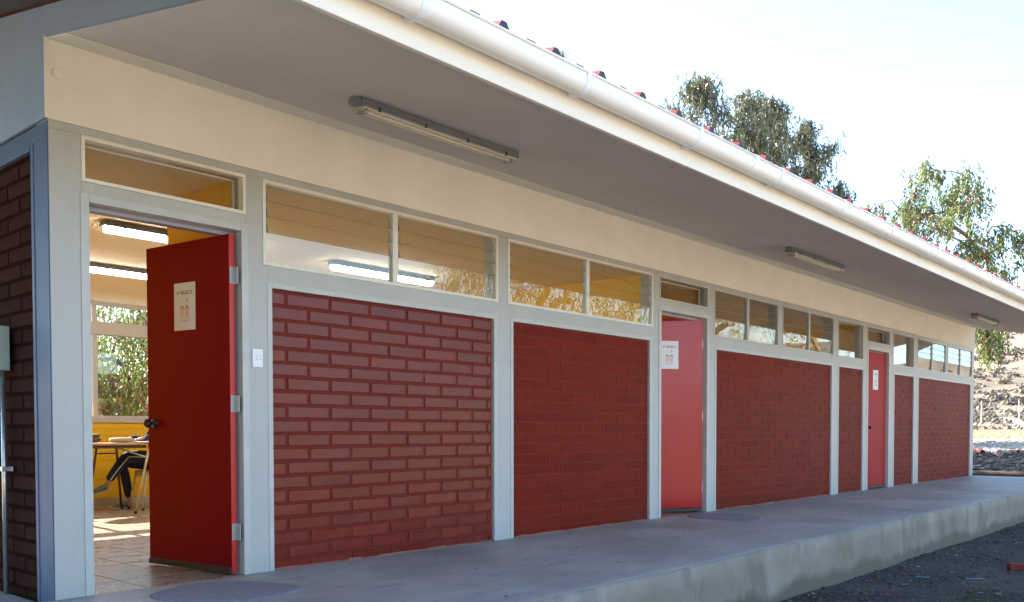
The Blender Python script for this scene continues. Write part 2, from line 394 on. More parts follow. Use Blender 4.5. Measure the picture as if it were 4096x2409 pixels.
# walkway: raised cement slab with a hand-trowelled, slightly wavy edge
n = 120; xs = np.linspace(-1.3, 17.32, n); V = []; Fq = []
prof = [(.02, 0), (-.45, 0), (-.9, 0), (-1.35, 0), (-1.80, -.001), (-1.855, -.004), (-1.875, -.02), (-1.880, -.12), (-1.885, -.25), (-1.89, -.36), (-1.90, -.55)]
for i, x in enumerate(xs):
    wob = .012*sin(x*1.7)+.008*sin(x*5.1+1)+NP.normal(0, .003) - .004*max(0, x-9)
    for j, (y, z) in enumerate(prof):
        V.append((x, y+(wob+NP.normal(0, .002) if j >= 4 else 0), z+(NP.normal(0, .0025) if j in (5, 6) else 0)))
m_ = len(prof)
for i in range(n-1):
    for j in range(m_-1): a = i*m_+j; Fq.append((a, a+1, a+m_+1, a+m_))
me = np_mesh('walkway', V, Fq, CONT, True); me.materials.append(CONS)
mi = [0 if (k % (m_-1)) < 5 else 1 for k in range(len(Fq))]; me.polygons.foreach_set('material_index', mi)
bm = bmesh.new(); bm.from_mesh(me)
for xe in (0, n-1):
    bm.verts.ensure_lookup_table(); vs = [bm.verts[xe*m_+j] for j in range(m_)]
    e0 = bm.verts.new((xs[xe], .02, -.55)); fc = bm.faces.new(vs+[e0]); fc.material_index = 1
bmesh.ops.recalc_face_normals(bm, faces=bm.faces); bm.to_mesh(me); bm.free()
walk = tag(link('walkway', me), kind='structure')
tag(MB().box(-1.3, -.02, .021, 7.5, -.55, -.03).build('path', CONT), kind='structure')

# ------------------------------------------------------------------ building
B = empty('school_building', (0, 0, 0), label='long single-storey school block with red brick panels, grey frame and deep cream eave', cat='building')
def part(name, mb, m, parent=B, **kw): return mb.build(name, m, parent, **kw)
H, PZ, W0, W1 = 2.473, 1.771, 1.908, 2.435
L_ = 17.24
panels = [(1.318, 3.363, 1.433), (3.595, 5.63, 3.716), (6.969, 10.181, 7.10), (10.436, 11.345, 10.52), (12.695, 13.625, 12.80), (13.885, 17.009, 14.0)]
doors = [(.20, 1.105), (5.84, 6.76), (11.553, 12.436)]
lower = [(0, .155), (1.15, 1.300), (3.381, 3.577), (5.648, 5.795), (6.805, 6.951), (10.199, 10.418), (11.363, 11.508), (12.481, 12.677), (13.643, 13.867), (17.027, L_)]
upper = [(0, .163), (1.14, 1.257), (3.413, 3.533), (5.69, 5.806), (6.788, 6.91), (8.52, 8.625), (10.25, 10.39), (11.36, 11.513), (12.48, 12.62), (13.64, 13.805), (15.39, 15.49), (17.10, L_)]
up_of = {0: 0, 1: 1, 2: 2, 3: 3, 4: 4, 5: 6, 6: 7, 7: 8, 8: 9, 9: 11}
for k, (a, b) in enumerate(lower):
    c, d = upper[up_of[k]]
    zl = 2.0999 if k in (0, 3, 6) else 1.9077; zr = 2.0999 if k in (1, 4, 7) else 1.9077     # door side / panel side
    # (the side that faces a door carries on up to the header)
    zl_, zr_ = (2.0999 if k in (1, 4, 7) else 1.9077), (2.0999 if k in (0, 3, 6) else 1.9077)
    poly = [(a, 0), (b, 0), (b, zr_), (d, zr_), (d, 2.435), (c, 2.435), (c, zl_), (a, zl_)]
    part('post', MB().prism(poly, 0, .15, 1), FRAME, bevel=.003)
for (a, b) in [(8.52, 8.625), (15.39, 15.49)]:
    part('post', MB().box(a, b, .0005, .15, 1.908, 2.435), FRAME, bevel=.003)
for (a, b) in [(lower[i][1]+.0003, lower[i+1][0]-.0003) for i in (1, 2, 4, 5, 7, 8)]:
    part('sill_beam', MB().box(a, b, .001, .15, 1.7893, 1.9077), FRAME)
part('top_beam', MB().box(0, L_, .0015, .15, 2.4353, 2.478), FRAME, bevel=.003)
for (a, b) in [(.163, 1.14), (5.806, 6.788), (11.513, 12.48)]:
    part('door_header', MB().box(a, b, .0, .15, 2.10, 2.195), FRAME, bevel=.003)
# side strips where the door bays are a little wider than the posts
for (a, b) in [(.155, .163), (5.795, 5.806), (11.508, 11.513)]:
    pass
def ring(x0, x1, z0, z1, wd, y0, y1, bottom=True):
    mb = MB()
    mb.box(x0-wd, x0, y0, y1, z0-(wd if bottom else 0), z1+wd).box(x1, x1+wd, y0, y1, z0-(wd if bottom else 0), z1+wd)
    mb.box(x0, x1, y0, y1, z1, z1+wd)
    if bottom: mb.box(x0, x1, y0, y1, z0-wd, z0)
    return mb
for (a, b, _) in panels: part('panel_trim', ring(a, b, 0.001, PZ, .034, -.005, .05, False), TRIM, bevel=.0025)
for (a, b) in doors:
    part('door_frame', ring(a, b, 0.001, 2.09, .046, -.006, .145, False), TRIM, bevel=.0025)
    # rebate stop
    mb = MB().box(a+.0005, a+.022, .075, .14, .001, 2.0895).box(b-.022, b-.0005, .075, .14, .001, 2.0895).box(a+.022, b-.022, .075, .14, 2.066, 2.0895)
    part('door_stop', mb, mat('stop_paint', (.34, .32, .38), .4) if 'stop_paint' not in bpy.data.materials else bpy.data.materials['stop_paint'])
part('corner_edge', MB().box(-.018, -.0003, -.0095, -.0065, 2.479, 2.89), CREAM)
part('wall_band', MB().box(0.0, L_, -.006, .15, 2.4783, 2.8865), CREAM)
gp = [(-.006, 2.478), (5.85, 2.478), (5.85, 2.90), (6.35, 2.80), (6.35, 2.95), (2.15, 3.456), (-1.955, 2.658), (-1.955, 2.508), (-.006, 2.888)]
part('gable_end', MB().prism(gp, -.018, -.0005, 0), GABLE)
part('gable_end', MB().prism(gp, L_+.0005, L_+.018, 0), CREAM)
# sloped slab whose underside is the porch ceiling
sp = [(-1.955, 2.5088), (2.15, 3.309), (6.35, 2.80), (6.35, 2.95), (2.15, 3.456), (-1.955, 2.6585)]
part('roof_slab', MB().prism(sp, 0, L_, 0), SOFF)
part('soffit_strip', MB().prism([(-.006, 2.8795), (-.006, 2.8878), (-.235, 2.8432), (-.235, 2.836)], 0, L_, 0), CREAM, bevel=.003)
part('fascia_board', MB().box(-.018, L_+.018, -1.985, -1.9555, 2.498, 2.712), FASC, bevel=.004)
part('fascia_board', MB().box(-.018, L_+.018, 6.351, 6.38, 2.80, 3.0), FASC)
part('roof_board', MB().prism([(-2.0, 2.668), (2.15, 3.476), (2.15, 3.50), (-2.0, 2.692)], -2.3, -.0185, 0), ROOFU)
part('roof_board', MB().prism([(6.4, 2.965), (2.15, 3.476), (2.15, 3.50), (6.4, 2.99)], -2.3, -.0185, 0), ROOFU)
# gable: corner post, beam, cap under the plaster, far wall
part('post', MB().box(0.0005, .20, .1502, .206, -.03, 2.385), FRAME)
part('side_trim', MB().box(-.006, -.0004, .0006, .175, -.03, 2.385), TRIMSKY, bevel=.004)
part('side_trim', MB().box(-.010, -.0004, .1755, .212, -.03, 2.385), TRIMSKY, bevel=.004)
part('gable_beam', MB().box(-.006, -.0005, .0, 5.85, 2.3853, 2.47), TRIMSKY, bevel=.004)
part('gable_beam', MB().box(-.011, .02, .213, 5.85, 2.355, 2.384), TRIMSKY, bevel=.003)
part('gable_wall', MB().box(.02, .15, 2.93, 5.85, -.03, 2.355), MORTD)
part('gable_wall', MB().box(17.09, 17.24, .151, 5.85, 0, 2.478), CREAM)
part('post', MB().box(-.006, .15, 2.78, 2.928, -.03, 2.355), FRAME)
part('plaster_cap', MB().lathe([(.026, 0), (.027, .013), (.022, .016)], 20, Matrix.Translation((.045, -.0065, 2.715)) @ Matrix.Rotation(pi/2, 4, 'X')), CREAM)

# ---- rooms
rooms = [(.15, 5.70), (5.80, 11.42), (11.52, 17.09)]
BY = 5.70
for (a, b) in rooms:
    part('ceiling', MB().box(a, b, .15, BY, 2.445, 2.475), CEIL)
for x in (5.70, 11.42):
    part('partition', MB().box(x, x+.10, .151, BY, 0, 2.4445), YEL)
for x in (1.17, 6.83, 12.52):
    part('partition', MB().box(x, x+.07, .151, 1.02, 0, 2.4445), YEL, label='short yellow wall stub beside the door')
part('inner_wall', MB().box(.1505, .165, .151, BY, 0, 2.4445), YEL)
part('back_wall', MB().box(.15, 17.09, BY, BY+.15, 0.10, .985), YEL)
part('skirting', MB().box(.166, 17.08, BY-.012, BY+.001, .0, .10), INFR)
part('back_wall', MB().box(.15, 17.09, BY+.001, BY+.15, 2.40, 2.90), CREAM)
# courses of the painted inner wall under the windows
for k in range(12):
    z0 = .104+k*.0735
    if z0+.066 > .984: break
    part('wall_course', MB().box(.17, 5.695, BY-.008, BY-.0005, z0, z0+.067), YEL, bevel=.002)
part('window_sill', MB().box(.15, 17.09, BY-.03, BY+.149, .9852, 1.02), INFR, bevel=.003)
bx = [.22]
while bx[-1] < 16.6: bx.append(bx[-1]+.8367)
bx = [round(.22+.8367*k, 4) for k in range(21) if .22+.8367*k < 17.05]
part('window_rail', MB().box(.15, 17.09, BY+.03, BY+.10, 1.0205, 1.065), INFR, bevel=.002)
part('window_rail', MB().box(.15, 17.09, BY+.005, BY+.12, 2.015, 2.165), INFR, bevel=.003)
part('window_rail', MB().box(.15, 17.09, BY+.02, BY+.12, 2.36, 2.3995), INFR, bevel=.002)
for k, x in enumerate(bx):
    part('mullion', MB().box(x-.028, x+.028, BY+.032, BY+.098, 1.0655, 2.0145), INFR, bevel=.002)
    part('mullion', MB().box(x-.028, x+.028, BY+.032, BY+.098, 2.1655, 2.3595), INFR, bevel=.002)
    if k < len(bx)-1:
        x2 = bx[k+1]
        part('glass_pane', MB().box(x+.028, x2-.028, BY+.06, BY+.064, 1.0655, 2.0145), GLASS)
        part('glass_pane', MB().box(x+.028, x2-.028, BY+.06, BY+.064, 2.1655, 2.3595), GLASS)

# floor
fl = tag(MB().box(.15, 17.09, .0, BY, -.30, -.006).build('classroom_floor', GROUT), kind='structure')
thr = MB()
tile_me = {}
ys = [0.004, .37, .70, 1.03] + [1.03+.333*k for k in range(1, 15)]
x_ = [.17+.338*k for k in range(17)]
for r_, (ya, yb) in enumerate(zip(ys[:-1], ys[1:])):
    if ya > 5.5: break
    yb = min(yb, BY-.015)
    key = round(yb-ya, 3)
    if key not in tile_me:
        h = key-.005; tile_me[key] = MB().add([(0,0,-.006),(.333,0,-.006),(.333,h,-.006),(0,h,-.006),(.002,.002,0),(.331,.002,0),(.331,h-.002,0),(.002,h-.002,0)],
            [(4,5,6,7),(0,1,5,4),(1,2,6,5),(2,3,7,6),(3,0,4,7)]).mesh('tile', TILE)
    for xa in x_:
        if xa > 5.5: continue
        o = link('tile', tile_me[key], fl, (xa, ya, R.uniform(-.0006, .0006)))
tag(MB().box(5.81, 11.41, .004, BY-.013, -.005, -.001).build('tile', TILE, fl), kind='stuff')
tag(MB().box(11.53, 17.08, .004, BY-.013, -.005, -.001).build('tile', TILE, fl), kind='stuff')

# ---- front windows
def glass_blade(x0, x1, z0, z1, ytop, ybot, m=GLASS):
    t = .0045
    return MB().prism([(ybot, z0), (ybot+t, z0), (ytop+t, z1), (ytop, z1)], x0, x1, 0)
def louvre_window(x0, x1, fm, tl=.022):
    W = part('window', ring(x0+.022, x1-.022, W0+.022, W1-.022, .0215, -.004, .045), fm, bevel=.002)
    xm = (x0+x1)/2+.0
    MB().box(xm-.024, xm+.024, -.003, .044, W0+.0222, W1-.0222).build('mullion', fm, W, bevel=.002)
    zt = W1-.022; zb = W0+.022; step = .0965
    for (a, b) in [(x0+.022, xm-.024), (xm+.024, x1-.022)]:
        for k in range(3):
            z1 = zt-.003-k*step
            glass_blade(a+.012, b-.012, z1-step-.006, z1, .004+tl, .004).build('glass_blade', GLASS, W)
            MB().box(a+.012, b-.012, .0028, .0088, z1-step-.0075, z1-step-.0062).build('blade_edge', GEDGE, W)
            for s, xx in ((0, a+.007), (1, b-.015)):
                MB().prism([(-.010, z1-step-.004), (.004, z1-step-.012), (.034, z1-.004), (.024, z1+.0)], xx, xx+.007, 0).build('blade_clip', STEEL if s == 0 else TRIM, W)
        for xx in (a+.0005, b-.0068):
            MB().box(xx, xx+.006, .022, .040, zb+.001, zt-.001).build('clip_rail', TRIM, W)
        z1 = zt-3*step
        glass_blade(a+.001, b-.001, zb+.001, z1-.004, .013, .022).build('glass_pane', GLASS, W)
    return W
def transom(x0, x1, fm):
    W = part('window', ring(x0+.020, x1-.020, 2.215, W1-.020, .0198, -.004, .05), fm, bevel=.002)
    MB().box(x0+.021, x1-.021, .098, .102, 2.216, W1-.021).build('glass_pane', GLASS, W)
    ring(x0+.034, x1-.034, 2.226, W1-.033, .012, .09, .11).build('inner_frame', INFR, W)
    return W
louvre_window(1.257, 3.413, WHITEF); louvre_window(3.533, 5.69, WHITEF)
for (a, b) in [(6.91, 8.52), (8.625, 10.25), (13.805, 15.39), (15.49, 17.10)]: louvre_window(a, b, TRIM, .010)
def single_window(x0, x1):
    W = part('window', ring(x0+.022, x1-.022, W0+.022, W1-.022, .0215, -.004, .09), TRIM, bevel=.002)
    MB().box(x0+.023, x1-.023, .06, .064, W0+.023, W1-.023).build('glass_pane', GLASS, W)
single_window(10.39, 11.36); single_window(12.62, 13.64)
transom(.163, 1.14, WHITEF); transom(5.806, 6.788, TRIM); transom(11.513, 12.48, TRIM)

# ---- doors
def door(x, y, deg, wd, labl, RED=RED):
    th = radians(deg)
    D = empty('door', (x, y, 0)); D.parent = B; D.rotation_euler = (0, 0, -th)
    if labl: D['label'] = labl
    # leaf runs along -x from the hinge; outer face at local y=0, thickness to +y
    MB().box(-wd, -.004, .0, .04, .012, 2.068).build('leaf', RED, D, bevel=.0015)
    MB().box(-.0038, .0, .0006, .0394, .012, 2.068).build('leaf_edge', REDE, D)
    MB().prism([(-.001, .013), (-.012, .015), (-.010, .045), (-.001, .052)], -wd+.004, -.006, 0).build('weather_strip', DARKR, D)
    for z in (.265, 1.045, 1.82):
        mb = MB().box(-.002+.002, .003, .002, .038, z-.05, z+.05)
        mb.box(.003, .04, .030, .034, z-.05, z+.05)
        mb.tube([(.004, .036, z-.052), (.004, .036, z+.052)], .006, 8)
        for dz in (-.03, .03): mb.tube([(.003, .012, z+dz), (.0045, .012, z+dz)], .004, 8)
        mb.build('hinge', STEEL, D)
    for s in (-1, 1):
        M = Matrix.Translation((-wd+.07, .0 if s < 0 else .04, .93)) @ Matrix.Rotation(s*-pi/2, 4, 'X')
        MB().lathe([(.034, 0), (.034, .006), (.026, .012), (.013, .016), (.011, .030), (.020, .036), (.028, .048), (.029, .058), (.024, .068), (.012, .073)], 20, M).build('knob', BLACK, D, smooth=True)
    return D
door(1.04, .028, 82.2, .82, 'dark red door standing wide open', REDSHADE)
door(6.725, .030, 31.0, .84, 'red door pushed partly open')
door(12.41, .034, 0.8, .84, 'bright red door, closed', REDM)

# ---- brick walls
def brick_mesh(wd, ht, jit=True, name='brick', m=None):
    d = .017; c = .0022; j = (lambda a: R.uniform(-a, a)) if jit else (lambda a: 0)
    a, b = wd/2, ht/2
    o = [(-a+j(.001), d, -b+j(.001)), (a+j(.001), d, -b+j(.001)), (a+j(.001), d, b+j(.001)), (-a+j(.001), d, b+j(.001))]
    p = [(x, c, z) for x, _, z in o]
    q = [(x-math.copysign(c+abs(j(.001)), x), j(.0007), z-math.copysign(c+abs(j(.001)), z)) for x, _, z in o]
    vs = o+p+q
    fs = [(8, 9, 10, 11)]
    for i in range(4):
        k = (i+1) % 4; fs += [(i, k, 4+k, 4+i), (4+i, 4+k, 8+k, 8+i)]
    return MB().add(vs, fs).mesh(name, m)
def brick_wall(name, x0, x1, z0, z1, phase, zref, bm_, mm, base, rz, label, odd=0, pitch=.34, jt=.021, rec=.006):
    """local frame: x along the wall, y into it, origin at x0"""
    Wt = empty(name, base, rz, label=label, cat='brick wall')
    MB().box(x0-.012, x1-.008, .0165+rec, .12, z0-.0, z1+.012).build('mortar', mm, Wt)
    full = [brick_mesh(pitch-jt-.004, .0895-jt, True, 'brick', bm_) for _ in range(8)]
    k0 = int(math.floor((z0-zref)/.0895))-1
    for k in range(k0, k0+60):
        za, zb = zref+k*.0895+jt/2, zref+(k+1)*.0895-jt/2
        if zb <= z0+.008 or za >= z1-.008: continue
        za_, zb_ = max(za, z0+.001), min(zb, z1+.008)
        ph = phase + (0 if (k+odd) % 2 == 0 else pitch/2)
        n0 = int(math.floor((x0-ph)/pitch))-1
        for i in range(n0, n0+200):
            xa, xb = ph+i*pitch+jt/2+.002, ph+(i+1)*pitch-jt/2-.002
            if xb <= x0+.008: continue
            if xa >= x1-.008: break
            xa_, xb_ = max(xa, x0-.008), min(xb, x1-.008)
            whole = (xa_ == xa and xb_ == xb and za_ == za and zb_ == zb)
            me_ = R.choice(full) if whole else brick_mesh(xb_-xa_, zb_-za_, True, 'brick', bm_)
            o = link('brick', me_, Wt, ((xa_+xb_)/2, .0165+R.gauss(0, .0009), (za_+zb_)/2+R.gauss(0, .0009)))
            o.rotation_euler = (R.gauss(0, .008), R.gauss(0, .003), R.gauss(0, .006 if rec > .004 else .002))
    return Wt
labs = ['widest near red brick panel, right of the light switch and under the first louvre window',
        'red brick panel left of the half-open door marked 5° BÁSICO',
        'long red brick panel right of the half-open door marked 5° BÁSICO',
        'narrow red brick panel just left of the closed red door',
        'narrow red brick panel just right of the closed red door',
        'farthest red brick panel at the end of the school block']
for (a, b, ph), lb in zip(panels, labs):
    brick_wall('brick_wall', 0, b-a, 0.0, PZ, ph-a, 1.492, BRICK if a < 3 else BRICK2, MORT, (a, 0, 0), 0, lb, odd=0, jt=.020 if a < 3 else .012, rec=.0055 if a < 3 else .003)
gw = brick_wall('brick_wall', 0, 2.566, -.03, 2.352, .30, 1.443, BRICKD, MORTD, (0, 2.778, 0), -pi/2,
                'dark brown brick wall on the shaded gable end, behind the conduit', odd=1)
# uneven plaster edge where bricks meet the slab
def seam(x0, x1):
    mb = MB(); x = x0
    while x < x1-.02:
        x2 = min(x+R.uniform(.05, .16), x1); h = R.uniform(.006, .016); dd = R.uniform(.004, .016)
        mb.prism([(.012, .0005), (.012-dd, .0005), (.0125, h)], x, x2, 0); x = x2
    return mb
for (a, b, _) in panels: part('mortar_seam', seam(a+.002, b-.002), mat('seam_paint', (.30, .12, .09), .8) if 'seam_paint' not in bpy.data.materials else bpy.data.materials['seam_paint'])

# ---- roof sheets
SL = .195
CAPM = mat('rib_closure_dark', (.045, .045, .06), .8)
def sheet_mesh(w_):
    V = []; pr = [(-.194, .037), (-.164, .037), (-.13, .0), (-.062, .0), (-.016, .062), (.016, .062), (.062, 0), (.13, 0), (.164, .037), (.194, .037)]
    ysx = [-2.035, -1.0, 0.2, 1.2, 2.15]
    for y in ysx:
        for (x, z) in pr: V.append((x, y, 2.720+SL*(y+2.0)+z))
    nn = len(pr); Fq = [(j*nn+i, j*nn+i+1, (j+1)*nn+i+1, (j+1)*nn+i) for j in range(len(ysx)-1) for i in range(nn-1)]
    o = len(V)
    for y in (2.15, 6.45):
        for (x, z) in pr: V.append((x, y, 3.532-.122*(y-2.15)+z))
    Fq += [(o+i, o+i+1, o+nn+i+1, o+nn+i) for i in range(nn-1)]
    me_ = MB().add(V, Fq).mesh('roof_sheet', ROOF); me_.materials.append(CAPM)
    bm = bmesh.new(); bm.from_mesh(me_)
    for (i0, i1) in ((2, 7),):
        q_ = [bm.verts.new((x, -2.034, 2.720+SL*(-.034)+z)) for (x, z) in ((-.060, 0), (-.0155, .0605), (.0155, .0605), (.060, 0))]
        f_ = bm.faces.new(q_); f_.material_index = 1
        q_ = [bm.verts.new((x, -2.034, 2.720+SL*(-.034)+z)) for (x, z) in ((.13, 0), (.163, .0355), (.194, .0355), (.194, 0))]
        f_ = bm.faces.new(q_); f_.material_index = 1
        q_ = [bm.verts.new((x, -2.034, 2.720+SL*(-.034)+z)) for (x, z) in ((-.13, 0), (-.163, .0355), (-.194, .0355), (-.194, 0))]
        f_ = bm.faces.new(q_); f_.material_index = 1
    bm.to_mesh(me_); bm.free(); return me_
sm = sheet_mesh(.388)
k = 0; x = 1.227-.388*9
while x < 17.7:
    link('roof_sheet', sm, B, (x, 0, 0)); x += .388
# ---- gutter
G = empty('rain_gutter', (-.35, -2.05, 2.58), label='cream plastic half-round rain gutter running the whole length of the eave', cat='rain gutter')
gpf = []
for k in range(15):
    a = pi + pi*k/14; gpf.append((-2.055+.064*cos(a)*-1*-1, 2.652+.072*sin(a)))
gpf = [(-1.991+.0, 2.70)] + [(-2.055+.064*cos(a), 2.652+.072*sin(a)) for a in np.linspace(2*pi, pi, 15)] + [(-2.119, 2.676)]
inner = [(y+.0035*(1 if y < -2.055 else -1), z+.0035) for (y, z) in gpf][::-1]
def strip_prism(outer, inn, x0, x1, mb):
    n_ = len(outer); vs = []
    for x in (x0, x1): vs += [(x, y, z) for y, z in outer]+[(x, y, z) for y, z in inn[::-1]]
    t = 2*n_; fs = []
    for i in range(n_-1):
        fs += [(i, i+1, t+i+1, t+i), (n_+i, t+n_+i, t+n_+i+1, n_+i+1), (i, n_+i, n_+i+1, i+1), (t+i, t+i+1, t+n_+i+1, t+n_+i)]
    for i in (0, n_-1): fs.append((i, t+i, t+n_+i, n_+i))
    mb.add(vs, fs)
def gp_local(o): o.location = (-G.location[0], -G.location[1], -G.location[2]); return o
xs_ = [-.35, 3.62, 7.55, 11.5, 15.4, 17.45]
for a, b in zip(xs_[:-1], xs_[1:]):
    mb = MB(); strip_prism(gpf, inner, a+.0015, b-.0015, mb)
    gp_local(mb.build('gutter_length', GUT, G, smooth=False)); 
    me = bpy.data.objects[-1] if False else None
    gp_local(MB().tube([(a+.0015, -2.121, 2.678), (b-.0015, -2.121, 2.678)], .0075, 10).build('gutter_bead', GUT, G, smooth=True))
for o in G.children:
    if o.name.startswith('gutter_length'):
        o.data.polygons.foreach_set('use_smooth', [True]*len(o.data.polygons))
        e = o.modifiers.new('split', 'EDGE_SPLIT'); e.split_angle = radians(50)
brp = [(-2.055+.0675*cos(a), 2.652+.0755*sin(a)) for a in np.linspace(2*pi, pi, 15)] + [(-2.128, 2.678), (-2.124, 2.690)]
bri = [(-2.055+.0645*cos(a), 2.652+.0725*sin(a)) for a in np.linspace(2*pi, pi, 15)] + [(-2.1215, 2.676), (-2.121, 2.6855)]
mb = MB(); strip_prism(brp, bri[::-1], -.016, .016, mb)
mb.box(-.016, .016, -1.9875, -1.984, 2.60, 2.70)
mb.prism([(-1.9855, 2.585), (-1.9855, 2.64), (-2.03, 2.592), (-2.05, 2.581), (-2.035, 2.576)], -.005, .005, 0)
br_me = mb.mesh('bracket', PVCW)
for k in range(-1, 16):
    o = link('bracket', br_me, G); gp_local(o); o.location.x = -G.location[0] + .655+1.118*k
# joint collar
for xj in xs_[1:-1]:
    mb = MB(); strip_prism(brp, bri[::-1], -.03, .03, mb); o = mb.build('gutter_joint', GUT, G); gp_local(o); o.location.x += xj

# ---- fluorescent fixtures
def fixture(loc, ln, tilt, lit, label, group):
    Fx = empty('fluorescent_light', loc, label=label, cat='ceiling light', group=group); Fx.rotation_euler = (tilt, 0, 0); Fx.scale = (1, .8, .8)
    h = ln/2
    MB().prism([(-.052, 0), (.052, 0), (.066, -.042), (.076, -.046), (.076, -.056), (-.076, -.056), (-.076, -.046), (-.066, -.042)], -h, h, 0).build('housing', HOUS, Fx, bevel=.003)
    for s in (-1, 1):
        MB().prism([(-.045, -.002), (.045, -.002), (.062, -.050), (-.062, -.050)], s*h, s*(h+.022), 0).build('end_cap', HOUS, Fx, bevel=.006)
    dp = [(.068*cos(a), -.0565+.052*sin(a)) for a in np.linspace(pi, 2*pi, 13)]
    MB().prism(dp, -h+.01, h-.01, 0).build('diffuser', DIFFL if lit else DIFF, Fx)
    if not lit:
        MB().box(-h+.03, h-.03, -.04, .04, -.070, -.0575).build('reflector', mat('reflector_white', (.7, .68, .62), .4) if 'reflector_white' not in bpy.data.materials else bpy.data.materials['reflector_white'], Fx)
        for s in (-1, 1): MB().tube([(-h+.04, s*.028, -.084), (h-.04, s*.028, -.084)], .0125, 10).build('tube', TUBE, Fx, smooth=True)
        for s in (-1, 1): MB().box(s*(h-.045)-.006, s*(h-.045)+.006, -.05, .05, -.10, -.066).build('lamp_holder', HOUS, Fx)
    for k in range(4):
        x = -h+.12+(2*h-.24)*k/3
        for s in (-1, 1):
            MB().box(x-.006, x+.006, s*.074-.003, s*.074+.006, -.064, -.034).build('clip', BLACK, Fx)
    return Fx
tl = atan(.195)
def sof(y): return 2.8885+.195*y
G1 = 'fluorescent fittings under the eave'
fixture((1.90, -.925, sof(-.925)-.001), 1.29, tl, False, 'unlit twin-tube fitting under the eave, nearest, above the first louvre window', 'fluorescent fittings under the eave')
fixture((7.22, -1.02, sof(-1.02)-.001), 1.29, tl, False, 'middle of the unlit tube fittings under the eave, beyond the half-open door', G1)
fixture((13.75, -1.05, sof(-1.05)-.001), 1.29, tl, False, 'farthest unlit tube fitting under the eave, near the far corner', G1)
G2 = 'lit fluorescent fittings in the first classroom'
fixture((1.74, 1.86, 2.444), 1.24, 0, True, 'lit tube fitting on the classroom ceiling seen above the open door', G2)
fixture((1.74, 3.62, 2.444), 1.24, 0, True, 'lit tube fitting deeper in the classroom, lower one seen through the open door', G2)
fixture((3.82, 1.86, 2.444), 1.24, 0, True, 'lit tube fitting seen through the bottom pane of the first louvre window', G2)
fixture((3.82, 3.62, 2.444), 1.24, 0, True, 'lit tube fitting at the back right of the classroom ceiling', G2)

# ---- switch, box, conduit
S = empty('light_switch', (1.209, -.0, 1.328), label='white plastic light switch on the grey post beside the open door', cat='light switch')
MB().box(-.037, .037, -.010, -.0005, -.058, .058).build('switch_plate', PLAST, S, bevel=.005, seg=3)
MB().box(-.012, .024, -.0125, -.0103, -.007, .013).build('rocker', PLAST, S, bevel=.001)
MB().box(-.0135, .0255, -.0106, -.0098, -.0085, .0145).build('rocker_gap', mat('gap_grey', (.3, .3, .32), .6), S)
E_ = empty('electrical_box', (0, .66, 1.215), label='grey-green enamelled meter box on the dark gable wall at the left edge', cat='electrical box')
MB().box(-.10, -.012, -.13, .16, 0, .245).build('box_body', BOXG, E_, bevel=.004)
MB().box(-.108, -.1003, -.125, .155, .006, .239).build('box_door', BOXG, E_, bevel=.003)
Cn = empty('conduit', (-.035, .575, -.03), label='galvanised conduit pipe running down the dark brick wall at the left edge', cat='conduit')
MB().tube([(0, 0, .0), (0, 0, 1.244)], .0135, 12).build('pipe', COND, Cn, smooth=True)
for z in (.70,):
    MB().box(-.018, .032, -.0185, .0185, z-.013, z+.013).box(.026, .032, -.045, .045, z-.012, z+.012).build('clamp', STEEL, Cn, bevel=.002)

